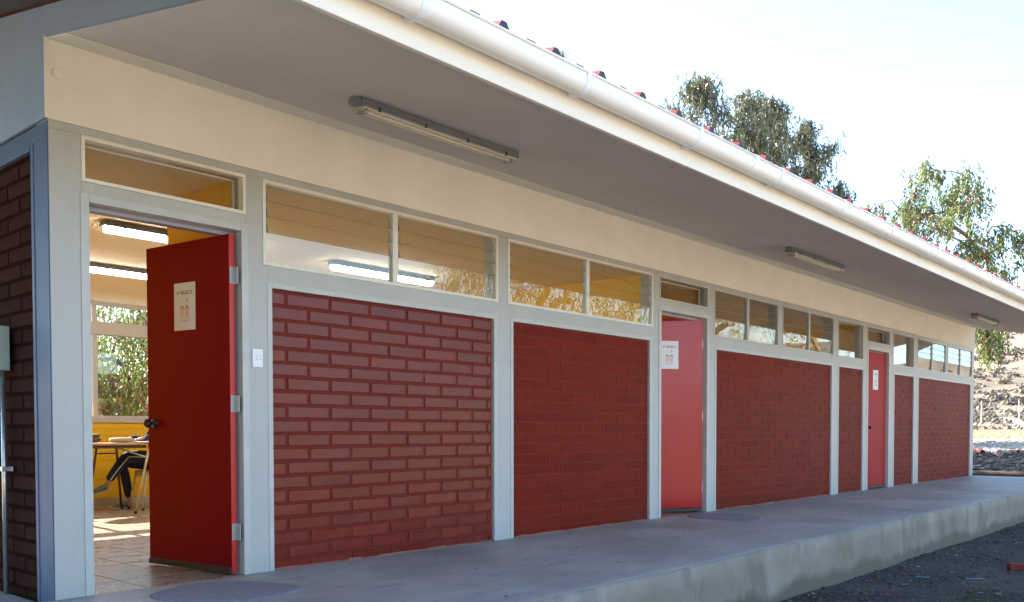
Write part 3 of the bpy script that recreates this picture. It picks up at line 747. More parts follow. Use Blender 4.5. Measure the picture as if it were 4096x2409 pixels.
# ---- posters (flat print on paper)
PC = {n: mat('print_'+n, c, .6) for n, c in dict(pink=(.76, .45, .50), skin=(.78, .60, .47), hair=(.30, .20, .17), orange=(.76, .56, .38), book=(.68, .69, .64), line=(.38, .38, .40), green=(.48, .56, .46), blue=(.5, .55, .66)).items()}
def disc(cx, cz, rx, rz_, y, n=18, a0=0, a1=2*pi):
    pts = [(cx+rx*cos(a0+(a1-a0)*k/n), cz+rz_*sin(a0+(a1-a0)*k/n)) for k in range(n+(0 if a1-a0 > 6 else 1))]
    return pts
def poster(word, mw, label):
    P = empty('poster', (0, 0, 0), label=label, cat='poster', group='class posters taped to the doors')
    MB().box(-.105, .105, -.0012, -.0002, -.1485, .1485).build('sheet', PAPER, P)
    cu = bpy.data.curves.new('lettering', 'FONT'); cu.body = word; cu.size = .036; cu.align_x = 'CENTER'; cu.offset = .0006
    t = bpy.data.objects.new('lettering', cu); col.objects.link(t)
    dg = bpy.context.evaluated_depsgraph_get(); me_ = bpy.data.meshes.new_from_object(t.evaluated_get(dg))
    bpy.data.objects.remove(t); me_.name = 'lettering'; me_.materials.clear(); me_.materials.append(INK)
    xs1 = [v.co.x for v in me_.vertices]; wd = max(xs1)-min(xs1); s = .150/wd
    me_.transform(Matrix.Translation((0, -.0014, .075)) @ Matrix.Rotation(pi/2, 4, 'X') @ Matrix.Scale(s, 4))
    link('lettering', me_, P)
    def fp(name, pts, c, y): MB().prism(pts, -.0013-y, -.0012-y*.999-.00001, 1).build(name, PC[c], P)
    # two children reading one open book, balloon and small stars above
    fp('print', [(-.048, -.088), (0, -.098), (.048, -.088), (.036, -.058), (0, -.066), (-.036, -.058)], 'line', .0001)
    fp('print', [(-.044, -.087), (0, -.094), (.044, -.087), (.034, -.061), (0, -.068), (-.034, -.061)], 'book', .0003)
    for sx, cl in ((-1, 'orange'), (1, 'pink')):
        fp('print', disc(sx*.024, -.045, .020, .026, 0), cl, .0002+.0002*(sx+1))
        fp('print', disc(sx*.024, -.016, .018, .020, 0), 'hair', .0005)
        fp('print', disc(sx*.024, -.023, .0135, .016, 0), 'skin', .0007)
    fp('print', disc(.022, .040, .0115, .015, 0), 'pink', .0002)
    fp('print', [(.0215, .006), (.0225, .006), (.0225, .025), (.0215, .025)], 'line', .0003)
    for (a, b, r, c) in [(-.028, .045, .006, 'orange'), (-.022, .036, .005, 'orange'), (-.004, .052, .005, 'blue'), (.045, .044, .005, 'blue'), (.043, .028, .004, 'green'), (-.040, .014, .0045, 'blue'), (.010, .022, .003, 'green')]:
        pts = [(a+(r if k % 2 == 0 else r*.45)*sin(k*pi/5), b+(r if k % 2 == 0 else r*.45)*cos(k*pi/5)) for k in range(10)]
        fp('print', pts, c, .0002)
    return P
def on_leaf(P, x, y, deg, t, z, off=.002):
    th = radians(deg); d = Vector((-cos(th), sin(th), 0)); nn = Vector((-sin(th), -cos(th), 0))
    P.location = Vector((x, y, z)) + d*t + nn*off; P.rotation_euler = (0, R.uniform(-.01, .01), -th)
on_leaf(poster('6° BÁSICO', 1, 'white 6° BÁSICO sheet on the wide open dark red door'), 1.04, .028, 82.2, .425, 1.664)
on_leaf(poster('5° BÁSICO', 1, 'white 5° BÁSICO sheet on the half-open red door'), 6.725, .030, 31, .40, 1.69)
on_leaf(poster('4° BÁSICO', 1, 'small white class sheet on the closed far red door'), 12.41, .034, .8, .44, 1.653)

# ---- doormats
def rounded(pts, k=3):
    for _ in range(k):
        q = []
        for i in range(len(pts)):
            a, b = Vector(pts[i]), Vector(pts[(i+1) % len(pts)]); q += [tuple(a*.75+b*.25), tuple(a*.25+b*.75)]
        pts = q
    return pts
for pts, lb in (([(.40, -.15), (.87, -.10), (1.10, -.56), (1.00, -.76), (.60, -.80), (.32, -.45)], 'purple-grey doormat lying askew before the open 6° BÁSICO door'),
                ([(6.36, -.02), (6.00, -.20), (6.08, -.86), (6.30, -.90), (6.64, -.68), (6.80, -.26)], 'purple-grey doormat lying askew before the 5° BÁSICO door')):
    c = Vector((sum(p[0] for p in pts)/6, sum(p[1] for p in pts)/6))
    rp = rounded([(p[0]-c.x, p[1]-c.y) for p in pts])
    vs = [(x_*1.0, y_, .0005) for x_, y_ in rp]+[(x_, y_, .007+.004*sin(7*x_+3*y_)) for x_, y_ in rp]+[(x_*.93, y_*.93, .010+.003*sin(9*x_)) for x_, y_ in rp]+[(0, 0, .0095)]
    nn = len(rp); fs = [(i, (i+1) % nn, nn+(i+1) % nn, nn+i) for i in range(nn)]+[(nn+i, nn+(i+1) % nn, 2*nn+(i+1) % nn, 2*nn+i) for i in range(nn)]+[(2*nn+i, 2*nn+(i+1) % nn, 3*nn) for i in range(nn)]
    MB().add(vs, fs).build('doormat', MATP, loc=(c.x, c.y, 0), smooth=True, label=lb, cat='doormat', group='purple-grey doormats')

# ------------------------------------------------------------------ classroom furniture
T = empty('desk', (2.48, 4.86, 0), label='trapezoid classroom table with wooden top and splayed steel legs, sunlit', cat='table')
def tl_(p): return (p[0]-2.48, p[1]-4.86, p[2] if len(p) > 2 else 0)
tp = rounded([(-.58, -.26), (.50, -.26), (.28, .26), (-.30, .26)], 2)
MB().prism(tp, .735, .757, 2).build('tabletop', DESKT, T, bevel=.003)
MB().prism([(x*.9, y*.86) for x, y in tp], .700, .7345, 2).build('apron', DARKM, T)
for a, b, m_l in (((2.86, 4.70, .73), (2.60, 4.51, .0), DESKM), ((2.05, 4.70, .73), (1.92, 4.52, 0), DESKM), ((2.43, 5.03, .73), (2.38, 5.18, 0), DARKM), ((2.64, 5.03, .73), (2.78, 5.22, 0), DARKM)):
    a, b = Vector(tl_(a)), Vector(tl_(b))
    lg = MB().tube([a, a.lerp(b, .12), b], .0135, 10).build('leg', m_l, T, smooth=True)
    MB().tube([b, b+Vector((0, 0, .03))], .018, 10).build('foot', BLACK, lg)
MB().tube([tl_((2.43, 5.04, .64)), tl_((2.66, 5.06, .64))], .009, 8).build('brace', DARKM, T)
MB().tube([tl_((2.80, 4.66, .60)), tl_((2.55, 4.78, .70))], .009, 8).build('brace', DESKM, T)
St = empty('stool', (3.04, 5.00, 0), label='small plywood stool with cream steel legs under the seated person', cat='stool')
MB().prism(rounded([(-.18, -.17), (.18, -.17), (.18, .17), (-.18, .17)], 2), .425, .443, 2).build('seat', STOOLW, St, bevel=.003)
for sx in (-1, 1):
    for sy in (-1, 1):
        lg = MB().tube([(sx*.13, sy*.12, .425), (sx*.20, sy*.17, .0)], .0115, 10).build('leg', DESKM, St, smooth=True)
        MB().tube([(sx*.20, sy*.17, 0), (sx*.197, sy*.168, .025)], .016, 10).build('foot', BLACK, lg)
MB().box(-.14, .14, -.13, -.118, .37, .415).box(-.14, .14, .118, .13, .37, .415).build('seat_frame', DESKM, St)

def blob(name, m, prof, parent=None, **kw):
    o = prof.build(name, m, parent, smooth=True, **kw); s = o.modifiers.new('sub', 'SUBSURF'); s.levels = 2; s.render_levels = 2; return o
def lumpy(sx, sy, sz, nx_=10, ny_=8, amp=.18, seed=1):
    rs = random.Random(seed); vs = []; fs = []
    for j in range(ny_+1):
        for i in range(nx_):
            a = 2*pi*i/nx_; ph = pi*j/ny_; r = 1+rs.uniform(-amp, amp)
            cx = math.copysign(abs(cos(a))**.7, cos(a)); sy_ = math.copysign(abs(sin(a))**.7, sin(a))
            vs.append((sx*cx*sin(ph)**.5*r, sy*sy_*sin(ph)**.5*r, sz*(.5-.5*cos(ph))*(1+rs.uniform(-amp, amp)*.6)))
    for j in range(ny_):
        for i in range(nx_): fs.append((j*nx_+i, j*nx_+(i+1) % nx_, (j+1)*nx_+(i+1) % nx_, (j+1)*nx_+i))
    return MB().add(vs, fs)
sw = blob('folded_sweater', KNIT, lumpy(.16, .11, .07, 12, 8, .13, 3), loc=(2.19, 4.76, .758), label='brown knitted sweater folded in a heap on the left of the table', cat='sweater')
o = blob('fold', KNIT, lumpy(.10, .075, .045, 12, 8, .16, 5), sw, loc=(.06, .0, .055))
blob('pencil_case', BEIGE, lumpy(.145, .055, .058, 14, 8, .09, 8), loc=(2.56, 4.72, .758), label='beige canvas pencil case lying on the classroom table', cat='pencil case')
N_ = empty('notebook', (2.80, 4.71, .758), .15, label='open notebook with pink cover at the right end of the table', cat='notebook')
MB().box(-.10, .10, -.07, .07, 0, .004).build('cover', PINKP, N_); MB().box(-.098, .098, -.068, .068, .0041, .014).build('pages', PAPER, N_, bevel=.002)
Oc = empty('orange_cutout', (2.60, BY+.012, 1.021), label='orange round paper cut-out standing on the sill against the window', cat='decoration')
MB().prism([(.085*cos(2*pi*k/24), .085+.085*sin(2*pi*k/24)) for k in range(24)], -.003, .003, 1).build('disc', ORANGE, Oc)
MB().prism([(-.02, .12), (-.015, .125), (.045, .05), (.04, .045)], -.0045, -.0032, 1).build('stroke', BLACK, Oc)

# ---- seated person (skin-modifier body, facing -X, legs crossed)
def skin_obj(name, m, nodes, edges, parent, sub=2):
    me_ = bpy.data.meshes.new(name); me_.from_pydata([n_[0] for n_ in nodes], edges, []); me_.materials.append(m)
    o = link(name, me_, parent)
    sk = o.modifiers.new('skin', 'SKIN'); sk.use_smooth_shade = True
    for v, n_ in zip(me_.skin_vertices[0].data, nodes): v.radius = (n_[1], n_[2] if len(n_) > 2 else n_[1]); v.use_root = False
    me_.skin_vertices[0].data[0].use_root = True
    s = o.modifiers.new('sub', 'SUBSURF'); s.levels = sub; s.render_levels = sub; return o
Pn = empty('person', (3.15, 5.02, 0), label='person in navy tracksuit seated cross-legged behind the open door', cat='person')
def q(x, y, z): return (x-3.06, y-5.02, z)
# body: pelvis, spine, neck, head, arms
body = [(q(3.10, 5.02, .54), .10, .13), (q(3.12, 5.02, .72), .09, .12), (q(3.09, 5.02, .90), .10, .14), (q(3.05, 5.02, .99), .06, .07), (q(3.02, 5.02, 1.06), .045),
        (q(2.99, 5.02, 1.13), .062, .066), (q(2.975, 5.02, 1.20), .078, .076), (q(2.98, 5.02, 1.26), .055, .055)]
be = [(i, i+1) for i in range(7)]
skin_obj('body', SKIN, body, be, Pn)
skin_obj('jacket', NAVY, [(q(3.10, 5.02, .50), .115, .15), (q(3.13, 5.02, .70), .11, .14), (q(3.09, 5.02, .88), .115, .16), (q(3.05, 5.02, .96), .07, .09),
    (q(3.06, 4.86, .90), .055), (q(2.97, 4.81, .76), .048), (q(2.86, 4.82, .80), .042), (q(2.78, 4.84, .815), .036),
    (q(3.06, 5.19, .90), .055), (q(2.99, 5.24, .76), .048), (q(2.86, 5.18, .80), .042), (q(2.77, 5.10, .81), .036)],
    [(0, 1), (1, 2), (2, 3), (2, 4), (4, 5), (5, 6), (6, 7), (2, 8), (8, 9), (9, 10), (10, 11)], Pn)
for s, (hx, hy) in ((1, (2.765, 4.842)), (-1, (2.755, 5.09))):
    hd = skin_obj('hand', SKIN, [(q(hx+.01, hy, .808), .017, .02), (q(hx-.035, hy, .80), .026, .014), (q(hx-.06, hy, .795), .024, .012)], [(0, 1), (1, 2)], Pn, 1)
    for k in range(4):
        yy = hy+(k-1.5)*.014; l = (.055, .065, .06, .045)[k]
        skin_obj('finger', SKIN, [(q(hx-.055, yy, .797), .008), (q(hx-.055-l*.55, yy, .792), .0075), (q(hx-.055-l, yy, .778), .006)], [(0, 1), (1, 2)], hd, 1)
    skin_obj('finger', SKIN, [(q(hx-.015, hy+s*.016, .800), .010), (q(hx-.04, hy+s*.034, .792), .009), (q(hx-.06, hy+s*.040, .783), .007)], [(0, 1), (1, 2)], hd, 1)
# head details
MB().add(*(lambda vs: (vs, [(0, 1, 2), (0, 2, 3), (0, 3, 1)]))([q(2.880, 5.02, 1.155), q(2.905, 5.034, 1.15), q(2.905, 5.006, 1.15), q(2.900, 5.02, 1.195)])).build('nose', SKIN, Pn)
for s in (-1, 1):
    MB().lathe([(.004, -.008), (.010, -.004), (.011, 0), (.008, .007), (.003, .010)], 12, Matrix.Translation(q(2.908, 5.02+s*.030, 1.195))).build('eye', BLACK, Pn, smooth=True)
    MB().lathe([(.004, -.012), (.018, -.004), (.020, .004), (.006, .010)], 12, Matrix.Translation(q(2.99, 5.02+s*.078, 1.18)) @ Matrix.Rotation(s*-pi/2, 4, 'X')).build('ear', SKIN, Pn, smooth=True)
MB().box(-.002, .006, -.02, .02, -.004, .003).build('mouth', PINKP, Pn, loc=q(2.902, 5.02, 1.125))
hr = lumpy(.088, .086, .15, 14, 9, .05, 12); ho = hr.build('hair', HAIRM, Pn, smooth=True, loc=q(3.005, 5.02, 1.145))
# legs: planted left leg and crossed right leg
skin_obj('trousers', NAVY, [(q(3.10, 5.02, .50), .10, .14),
    (q(3.05, 5.12, .50), .085), (q(2.88, 5.20, .52), .075), (q(2.72, 5.24, .52), .062), (q(2.76, 5.25, .32), .054), (q(2.80, 5.26, .12), .046),
    (q(3.02, 4.94, .54), .085), (q(2.84, 4.96, .60), .075), (q(2.66, 5.02, .61), .064), (q(2.56, 5.05, .46), .056), (q(2.47, 5.06, .33), .048)],
    [(0, 1), (1, 2), (2, 3), (3, 4), (4, 5), (0, 6), (6, 7), (7, 8), (8, 9), (9, 10)], Pn)
MB().tube([q(2.87, 4.882, .59), q(2.66, 4.954, .60), q(2.56, 4.992, .47), q(2.47, 5.01, .34)], .0045, 6).build('stripe', WHITEC, Pn)
skin_obj('ankle', SKIN, [(q(2.80, 5.26, .15), .03), (q(2.81, 5.26, .07), .032)], [(0, 1)], Pn, 1)
skin_obj('ankle', SKIN, [(q(2.48, 5.06, .345), .03), (q(2.45, 5.06, .28), .032)], [(0, 1)], Pn, 1)
def shoe(x, y, z, pitch, rz):
    sh = skin_obj('shoe', SHOE, [((.03, 0, .045), .034, .036), ((-.03, 0, .050), .038, .036), ((-.10, 0, .036), .040, .028), ((-.165, 0, .026), .036, .020), ((-.20, 0, .022), .022, .014)], [(0, 1), (1, 2), (2, 3), (3, 4)], Pn, 2)
    sh.location = q(x, y, z); sh.rotation_euler = (0, pitch, rz)
    so = MB().prism(rounded([(.065, -.03), (.065, .03), (-.12, .042), (-.225, .022), (-.225, -.022), (-.12, -.042)], 2), 0, .016, 2).build('sole', SOLE, sh, bevel=.003)
shoe(2.80, 5.26, .002, 0, .1)
shoe(2.45, 5.06, .225, -.25, .05)

# ------------------------------------------------------------------ vegetation
def strands(P, n, ln, leaf, wid, droop=1.0, spread=.35, per=16, rs=NP):
    """hanging leafy strands around points P -> V,F,tint"""
    Vs = []; tint = []
    for p in P:
        for _ in range(n):
            o = p + rs.normal(0, 1, 3)*np.array([spread, spread, spread*.6])
            L = ln*rs.uniform(.5, 1.15); a = rs.uniform(0, 2*pi); out = rs.uniform(.05, .5)*(1.3-droop)
            t = (np.arange(per)+rs.uniform(0, 1, per))/per
            px = o[0]+cos(a)*out*L*np.sqrt(t)+rs.normal(0, .02, per); py = o[1]+sin(a)*out*L*np.sqrt(t)+rs.normal(0, .02, per); pz = o[2]-L*t*t*.35-L*t*.65*droop
            C_ = np.stack([px, py, pz], -1)
            d = rs.normal(0, 1, (per, 3)); d[:, 2] = -abs(d[:, 2])*1.2-1.1*droop; d /= np.linalg.norm(d, axis=1)[:, None]
            s = np.cross(d, rs.normal(0, 1, (per, 3))); s /= np.linalg.norm(s, axis=1)[:, None]+1e-9
            l = leaf*rs.uniform(.7, 1.3, (per, 1)); w_ = wid*rs.uniform(.7, 1.3, (per, 1))
            Vs.append(np.stack([C_, C_+d*l*.45+s*w_, C_+d*l, C_+d*l*.45-s*w_], 1))
            tint.append(np.clip(rs.normal(.5, .22)+rs.normal(0, .12, per), 0, 1))
    V = np.concatenate(Vs).reshape(-1, 3); F = np.arange(len(V)).reshape(-1, 4)
    return V, F, np.concatenate(tint)
def skeleton(base, nodes, tip_r=.012, trunk_r=.2, trunk_top=None, sides=6, curve=.06, seed=0, exp=.5):
    """grow limbs to every node from the nearest point already on the tree"""
    rs = np.random.RandomState(seed); mb = MB()
    base = np.array(base, float); top = np.array(trunk_top, float)
    pts = [base]; par = [-1]
    for k in range(1, 7):
        t = k/6; p = base*(1-t)+top*t + rs.normal(0, .05, 3)*np.array([1, 1, .2]); pts.append(p); par.append(len(pts)-2)
    order = sorted(range(len(nodes)), key=lambda i: np.linalg.norm(nodes[i]-top))
    for i in order:
        nd = np.array(nodes[i]); P_ = np.array(pts[3:])
        dd = np.linalg.norm(P_-nd, axis=1) + .35*np.linalg.norm(P_-top, axis=1)*0 + np.maximum(0, P_[:, 2]-nd[2])*.6
        j = int(np.argmin(dd))+3; a = np.array(pts[j]); L = np.linalg.norm(nd-a); prev = j
        ns = max(2, int(L/.5)+1)
        for k in range(1, ns+1):
            t = k/ns; p = a*(1-t)+nd*t; p = p+np.array([0, 0, .05*L*sin(pi*t)]) + (rs.normal(0, curve, 3) if k < ns else 0)
            pts.append(p); par.append(prev); prev = len(pts)-1
    cnt = np.zeros(len(pts))
    kids = [[] for _ in pts]
    for i, p in enumerate(par):
        if p >= 0: kids[p].append(i)
    for i in range(len(pts)-1, -1, -1):
        cnt[i] = 1 if not kids[i] else sum(cnt[c] for c in kids[i])
    rad = tip_r+(trunk_r-tip_r)*(cnt/cnt.max())**exp
    for i in range(len(pts)):
        for c in kids[i]:
            main = cnt[c] == max(cnt[k] for k in kids[i])
            mb.tube([pts[i], pts[c]], [min(rad[i], rad[c]*(1.0 if not main else 9)), rad[c]], sides, cap=False)
    return mb
def pepper(base, nodes, label, group=None, exp=.75, dens=10, ln=.8, seed=0, trunk_r=.2, top=None, leaf=.10, wid=.012, berries=.25, per=16, spread=.28, name='pepper_tree', lo=None):
    rs = np.random.RandomState(seed); base = np.array(base, float); nodes = np.array(nodes, float)
    T_ = empty(name, tuple(base), label=label, cat='tree', group=group)
    nl = nodes-base; tt = np.array(top, float)-base
    tk = skeleton((0, 0, -.1), nl, trunk_top=tt, seed=seed, trunk_r=trunk_r, tip_r=.006, exp=exp).build('trunk', BARK, T_, smooth=True)
    V, F_, ti = strands(nl, dens, ln, leaf, wid, 1.0, spread, per, rs)
    tag(link('crown', np_mesh('crown', V, F_, LEAFP, tint=ti), T_))
    if berries:
        sel = nl[rs.rand(len(nl)) < .75]
        V, F_, ti = strands(sel-np.array([0, 0, .15]), max(1, int(dens*berries)), ln*.45, .045, .022, 1.0, spread*.9, 14, rs)
        tag(link('berries', np_mesh('berries', V, F_, BERRY, tint=ti), T_), kind='stuff')
    return T_
def eucalyptus(base, plumes, label, seed, trunk_r=.35, top=None):
    rs = np.random.RandomState(seed); base = np.array(base, float)
    T_ = empty('eucalyptus_tree', tuple(base), label=label, cat='tree', group='eucalyptus trees behind the school')
    clumps = []
    for (c, r, h) in plumes:
        c = np.array(c)-base; k = int(13*r*r*h+18)
        for _ in range(k):
            t = rs.uniform(-1, 1); rr_ = r*np.sqrt(max(.02, 1-t*t*.9))*rs.uniform(.2, 1.28)*(1-.40*max(0, t)); a = rs.uniform(0, 2*pi)
            clumps.append(c+np.array([rr_*cos(a), rr_*sin(a), t*h]))
    clumps = np.array(clumps)
    skeleton((0, 0, -.1), clumps, trunk_top=np.array(top)-base, seed=seed, trunk_r=trunk_r, tip_r=.012, sides=5, exp=.6).build('trunk', BARKE, T_, smooth=True)
    V, F_, ti = strands(clumps, 12, .80, .20, .030, .72, .27, 13, rs)
    link('crown', np_mesh('crown', V, F_, LEAFE, tint=ti), T_)
    return T_
# tall eucalyptus behind the roof: plumes given as centre, radius, half height (metres)
CX, CY, CZ = -1.9, -4.84, .874
def at(dx, dy, dist, tn):       # survey note: bearing and slope as measured from the yard
    return (CX+dx*dist, CY+dy*dist, CZ+tn*dist)
eucalyptus((34.5, 16.5, .2), [(at(.868, .497, 41, .352), 1.05, 1.5), (at(.862, .507, 42, .285), 1.5, 1.8), (at(.893, .450, 42, .325), 1.25, 1.7), (at(.885, .465, 41, .26), 1.9, 2.0), (at(.875, .484, 43, .20), 2.2, 2.0)],
           'tall grey-green eucalyptus above the roof, left of the group, with the highest tip', 21, top=(34.5, 16.2, 11))
eucalyptus((38.5, 14.5, .2), [(at(.9035, .4285, 44, .325), 1.05, 1.4), (at(.902, .431, 44, .25), 1.8, 1.8), (at(.900, .435, 45, .19), 2.0, 1.8)],
           'grey-green eucalyptus in the middle of the group above the roof', 22, top=(38.3, 14.4, 10.5))
eucalyptus((40.5, 11.6, .2), [(at(.9185, .3955, 45, .295), .85, 1.5), (at(.917, .399, 45, .23), 1.5, 1.6), (at(.929, .370, 45, .225), 1.35, 1.5), (at(.935, .355, 46, .19), 1.0, 1.1)],
           'eucalyptus at the right of the group above the roof, narrow tip and low right shoulder', 23, top=(40.3, 12.0, 9))
eucalyptus((30.5, 21.5, .2), [(at(.778, .628, 41, .385), .85, 1.3), (at(.776, .630, 41, .31), 1.6, 1.8)],
           'eucalyptus whose pale tip just peeks over the roof ridge at upper centre', 24, top=(30.3, 21.4, 11))

# pepper tree just past the far end of the block
def ray_dir(u, v):
    d = fw*1.0 + r2*((u-2055.48)/3580.12) - u2*((v-1828.13)/3580.12); h = sqrt(d.x*d.x+d.y*d.y); return d.x/h, d.y/h, d.z/h
spots = [(650,180),(700,150),(800,220),(760,200),(1050,200),(1030,250),(1100,330),(1220,370),(1160,350),(600,380),(650,330),(750,430),(860,400),(950,370),(540,480),(520,540),(1030,520),(1060,480),(1200,500),(1210,580),(740,540),(700,500),
         (250,540),(380,590),(440,560),(480,640),(560,560),(640,640),(700,720),(900,700),(830,640),(1080,720),(1130,690),(860,600),(960,560),(780,780),(540,700),(920,480),
         (1400,720),(1450,760),(1560,760),(1540,820),(1250,800),(1480,850),(1100,850),(1180,950),(1300,880),(1380,860),(1580,900),(1420,1100),(1330,1080),(1540,1000),(1250,930),(1150,1010),(1000,860),(1060,960)]
nodes = []
spots = [p_ for i_, p_ in enumerate(spots) if i_ % 4 != 3]
for (a, b) in spots:
    dx, dy, tn = ray_dir(3400+a/2.28, 600+(b-30)/2.28); dist = 24+R.uniform(-1.4, 1.4)
    nodes.append((CX+dx*dist, CY+dy*dist, CZ+tn*dist))
for (a, b) in [(3905,1310),(3925,1315),(3950,1300),(3975,1300),(3995,1310),(3912,1345),(3975,1360),(3978,1400),(3990,1395)]:
    dx, dy, tn = ray_dir(a, b-18); dist = 22.5+R.uniform(-1, 1)
    nodes.append((CX+dx*dist, CY+dy*dist, CZ+tn*dist))
bt = terrain(21.4, 2.4)
pepper((21.2, 2.5, float(bt)), nodes, 'sparse green pepper tree with red berries past the far end of the block', seed=5, dens=13, ln=.46, trunk_r=.075, top=(21.3, 2.4, 4.2), leaf=.115, wid=.017, spread=.145, per=15, berries=.35)

def cloud(c, r, n, seed, zlo=None):
    rs = np.random.RandomState(seed); out = []
    while len(out) < n:
        p = rs.uniform(-1, 1, 3)
        if .35 < np.linalg.norm(p) < 1: out.append(np.array(c)+p*np.array(r))
    return out
# behind the classroom, seen through the rear windows
for i, (x, y, rx, sd_) in enumerate([(4.3, 10.0, 1.9, 31), (7.4, 10.6, 2.0, 32), (11.5, 11.0, 2.1, 34)]):
    pepper((x, y, -.42), cloud((x, y, 1.85), (rx, 1.2, 1.25), 60, sd_),
           ['low pepper tree with pink berries, filling the rear window behind the open door', 'pepper tree behind the block, right of the one seen through the open door', 'pepper tree behind the middle of the block'][i],
           group='pepper trees behind the school', seed=sd_, dens=11, ln=1.2, trunk_r=.14, top=(x, y, 1.4), leaf=.11, wid=.012, per=18, spread=.3, berries=.55)
for i, (x, y, r, zc, nn, sd_) in enumerate([(20.5, 8.2, 2.6, 5.4, 60, 71), (24.6, 8.6, 2.6, 5.4, 60, 72), (28.6, 8.4, 2.4, 5.3, 50, 73)]):  # trees hidden by the roof, added to shade the ground past the far end
    pepper((x, y, float(terrain(x, y))), cloud((x, y, zc), (r, r, 1.9), nn, sd_),
           ['pepper tree behind the far corner of the block, nearest it', 'middle pepper tree of the row behind the far corner', 'last pepper tree of the row behind the far corner'][i],
           group='pepper trees behind the school', seed=sd_, dens=11, ln=1.1, trunk_r=.16, top=(x, y, 3.0), leaf=.2, wid=.032, per=10, spread=.42, berries=0)
for i, (x, y, r, sd_) in enumerate([(4.4, 14.2, 2.4, 35), (8.4, 14.6, 2.5, 36)]):
    pepper((x, y, float(terrain(x, y))), cloud((x, y, 2.6), (r, 1.4, 2.3), 70, sd_),
           ['taller pepper tree farther behind the open-door classroom', 'taller pepper tree farther behind, to the right'][i],
           group='pepper trees behind the school', seed=sd_, dens=12, ln=1.5, trunk_r=.16, top=(x, y, 2.6), leaf=.16, wid=.024, per=16, spread=.42, berries=0)
# in the yard in front, mirrored in the window panes
for i, (x, y, r, zc, nn, sd_) in enumerate([(16.8, -10.5, 3.4, 4.4, 90, 41), (24.5, -10.8, 2.7, 5.0, 46, 42), (31.0, -9.6, 2.2, 5.2, 26, 43), (10.5, -24, 4.0, 4.2, 60, 44)]):
    pepper((x, y, float(terrain(x, y))), cloud((x, y, zc), (r, r, 2.6), nn, sd_),
           ['full pepper tree in the front yard mirrored in the near louvre windows', 'open pepper tree in the front yard mirrored in the middle windows', 'sparse far pepper tree in the front yard mirrored in the last windows', 'pepper tree across the front yard mirrored low in the windows'][i],
           group='pepper trees in the front yard', seed=sd_, dens=11, ln=1.5, trunk_r=.2, top=(x, y, 2.8), leaf=.13, wid=.017, per=14, spread=.4, berries=.2)

for i, (x, y, r, zc, nn, sd_) in enumerate([(-7.5, -10.5, 3.6, 3.4, 80, 45), (-9.5, -1.5, 3.4, 3.3, 80, 46), (-10.5, 6.5, 3.4, 3.4, 80, 47)]):  # out-of-view trees added to cut the light on the open door and gable
    pepper((x, y, float(terrain(x, y))), cloud((x, y, zc), (r, r, 2.9), nn, sd_),
           ['dense pepper tree left of the school, nearest the front yard', 'dense pepper tree facing the shaded brick gable', 'dense pepper tree left of the gable, towards the rear'][i],
           group='pepper trees left of the school', seed=sd_, dens=10, ln=1.7, trunk_r=.2, top=(x, y, 2.4), leaf=.22, wid=.035, per=12, spread=.45, berries=0)

# shrubs scattered over the hillside
rs = NP
n_s = 1400; ph = rs.uniform(.08, .36, n_s); rd = 78+420*rs.uniform(0, 1, n_s)**1.5
sx_ = -2+rd*np.cos(ph); sy_ = -5+rd*np.sin(ph)
n2 = 900; ph2 = rs.uniform(-2.2, -.05, n2); rd2 = rs.uniform(80, 300, n2)
sx_ = np.concatenate([sx_, -2+rd2*np.cos(ph2)]); sy_ = np.concatenate([sy_, -5+rd2*np.sin(ph2)])
sz_ = terrain(sx_, sy_); N2 = len(sx_); per = 34
size = rs.uniform(.35, 1.0, N2)*(1+.0*rd.mean())
a = rs.normal(0, 1, (N2, per, 3)); a /= np.linalg.norm(a, axis=2)[:, :, None]; a[:, :, 2] = abs(a[:, :, 2])*.8
cen = np.stack([sx_, sy_, sz_], -1)[:, None, :] + a*size[:, None, None]*rs.uniform(.4, 1, (N2, per, 1))*np.array([1.25, 1.25, .8])
d = rs.normal(0, 1, (N2, per, 3)); d /= np.linalg.norm(d, axis=2)[:, :, None]; s_ = np.cross(d, rs.normal(0, 1, (N2, per, 3))); s_ /= np.linalg.norm(s_, axis=2)[:, :, None]
sc_ = (size[:, None, None]*.30)
V = np.stack([cen-d*sc_, cen+s_*sc_*.6, cen+d*sc_, cen-s_*sc_*.6], 2).reshape(-1, 3)
tn_ = np.clip(np.repeat(rs.uniform(0, 1, N2), per)+rs.normal(0, .1, N2*per), 0, 1)
tag(link('hillside_shrubs', np_mesh('hillside_shrubs', V, np.arange(len(V)).reshape(-1, 4), SHRUB, tint=tn_)), label='grey dry shrubs scattered over the sunlit hillside', cat='shrubs', kind='stuff')

# ------------------------------------------------------------------ far yard: fence, rocks, pipes
def stone_mesh(seed):
    rs_ = random.Random(seed); bm = bmesh.new(); bmesh.ops.create_icosphere(bm, subdivisions=1, radius=1)
    for v in bm.verts: v.co *= rs_.uniform(.72, 1.15); v.co.z *= .7
    me_ = bpy.data.meshes.new('stone'); bm.to_mesh(me_); bm.free(); me_.materials.append(STONE); return me_
stones = [stone_mesh(k) for k in range(6)]
def bearing(u, dist):
    dx, dy, _ = ray_dir(u, 1724); return CX+dx*dist, CY+dy*dist
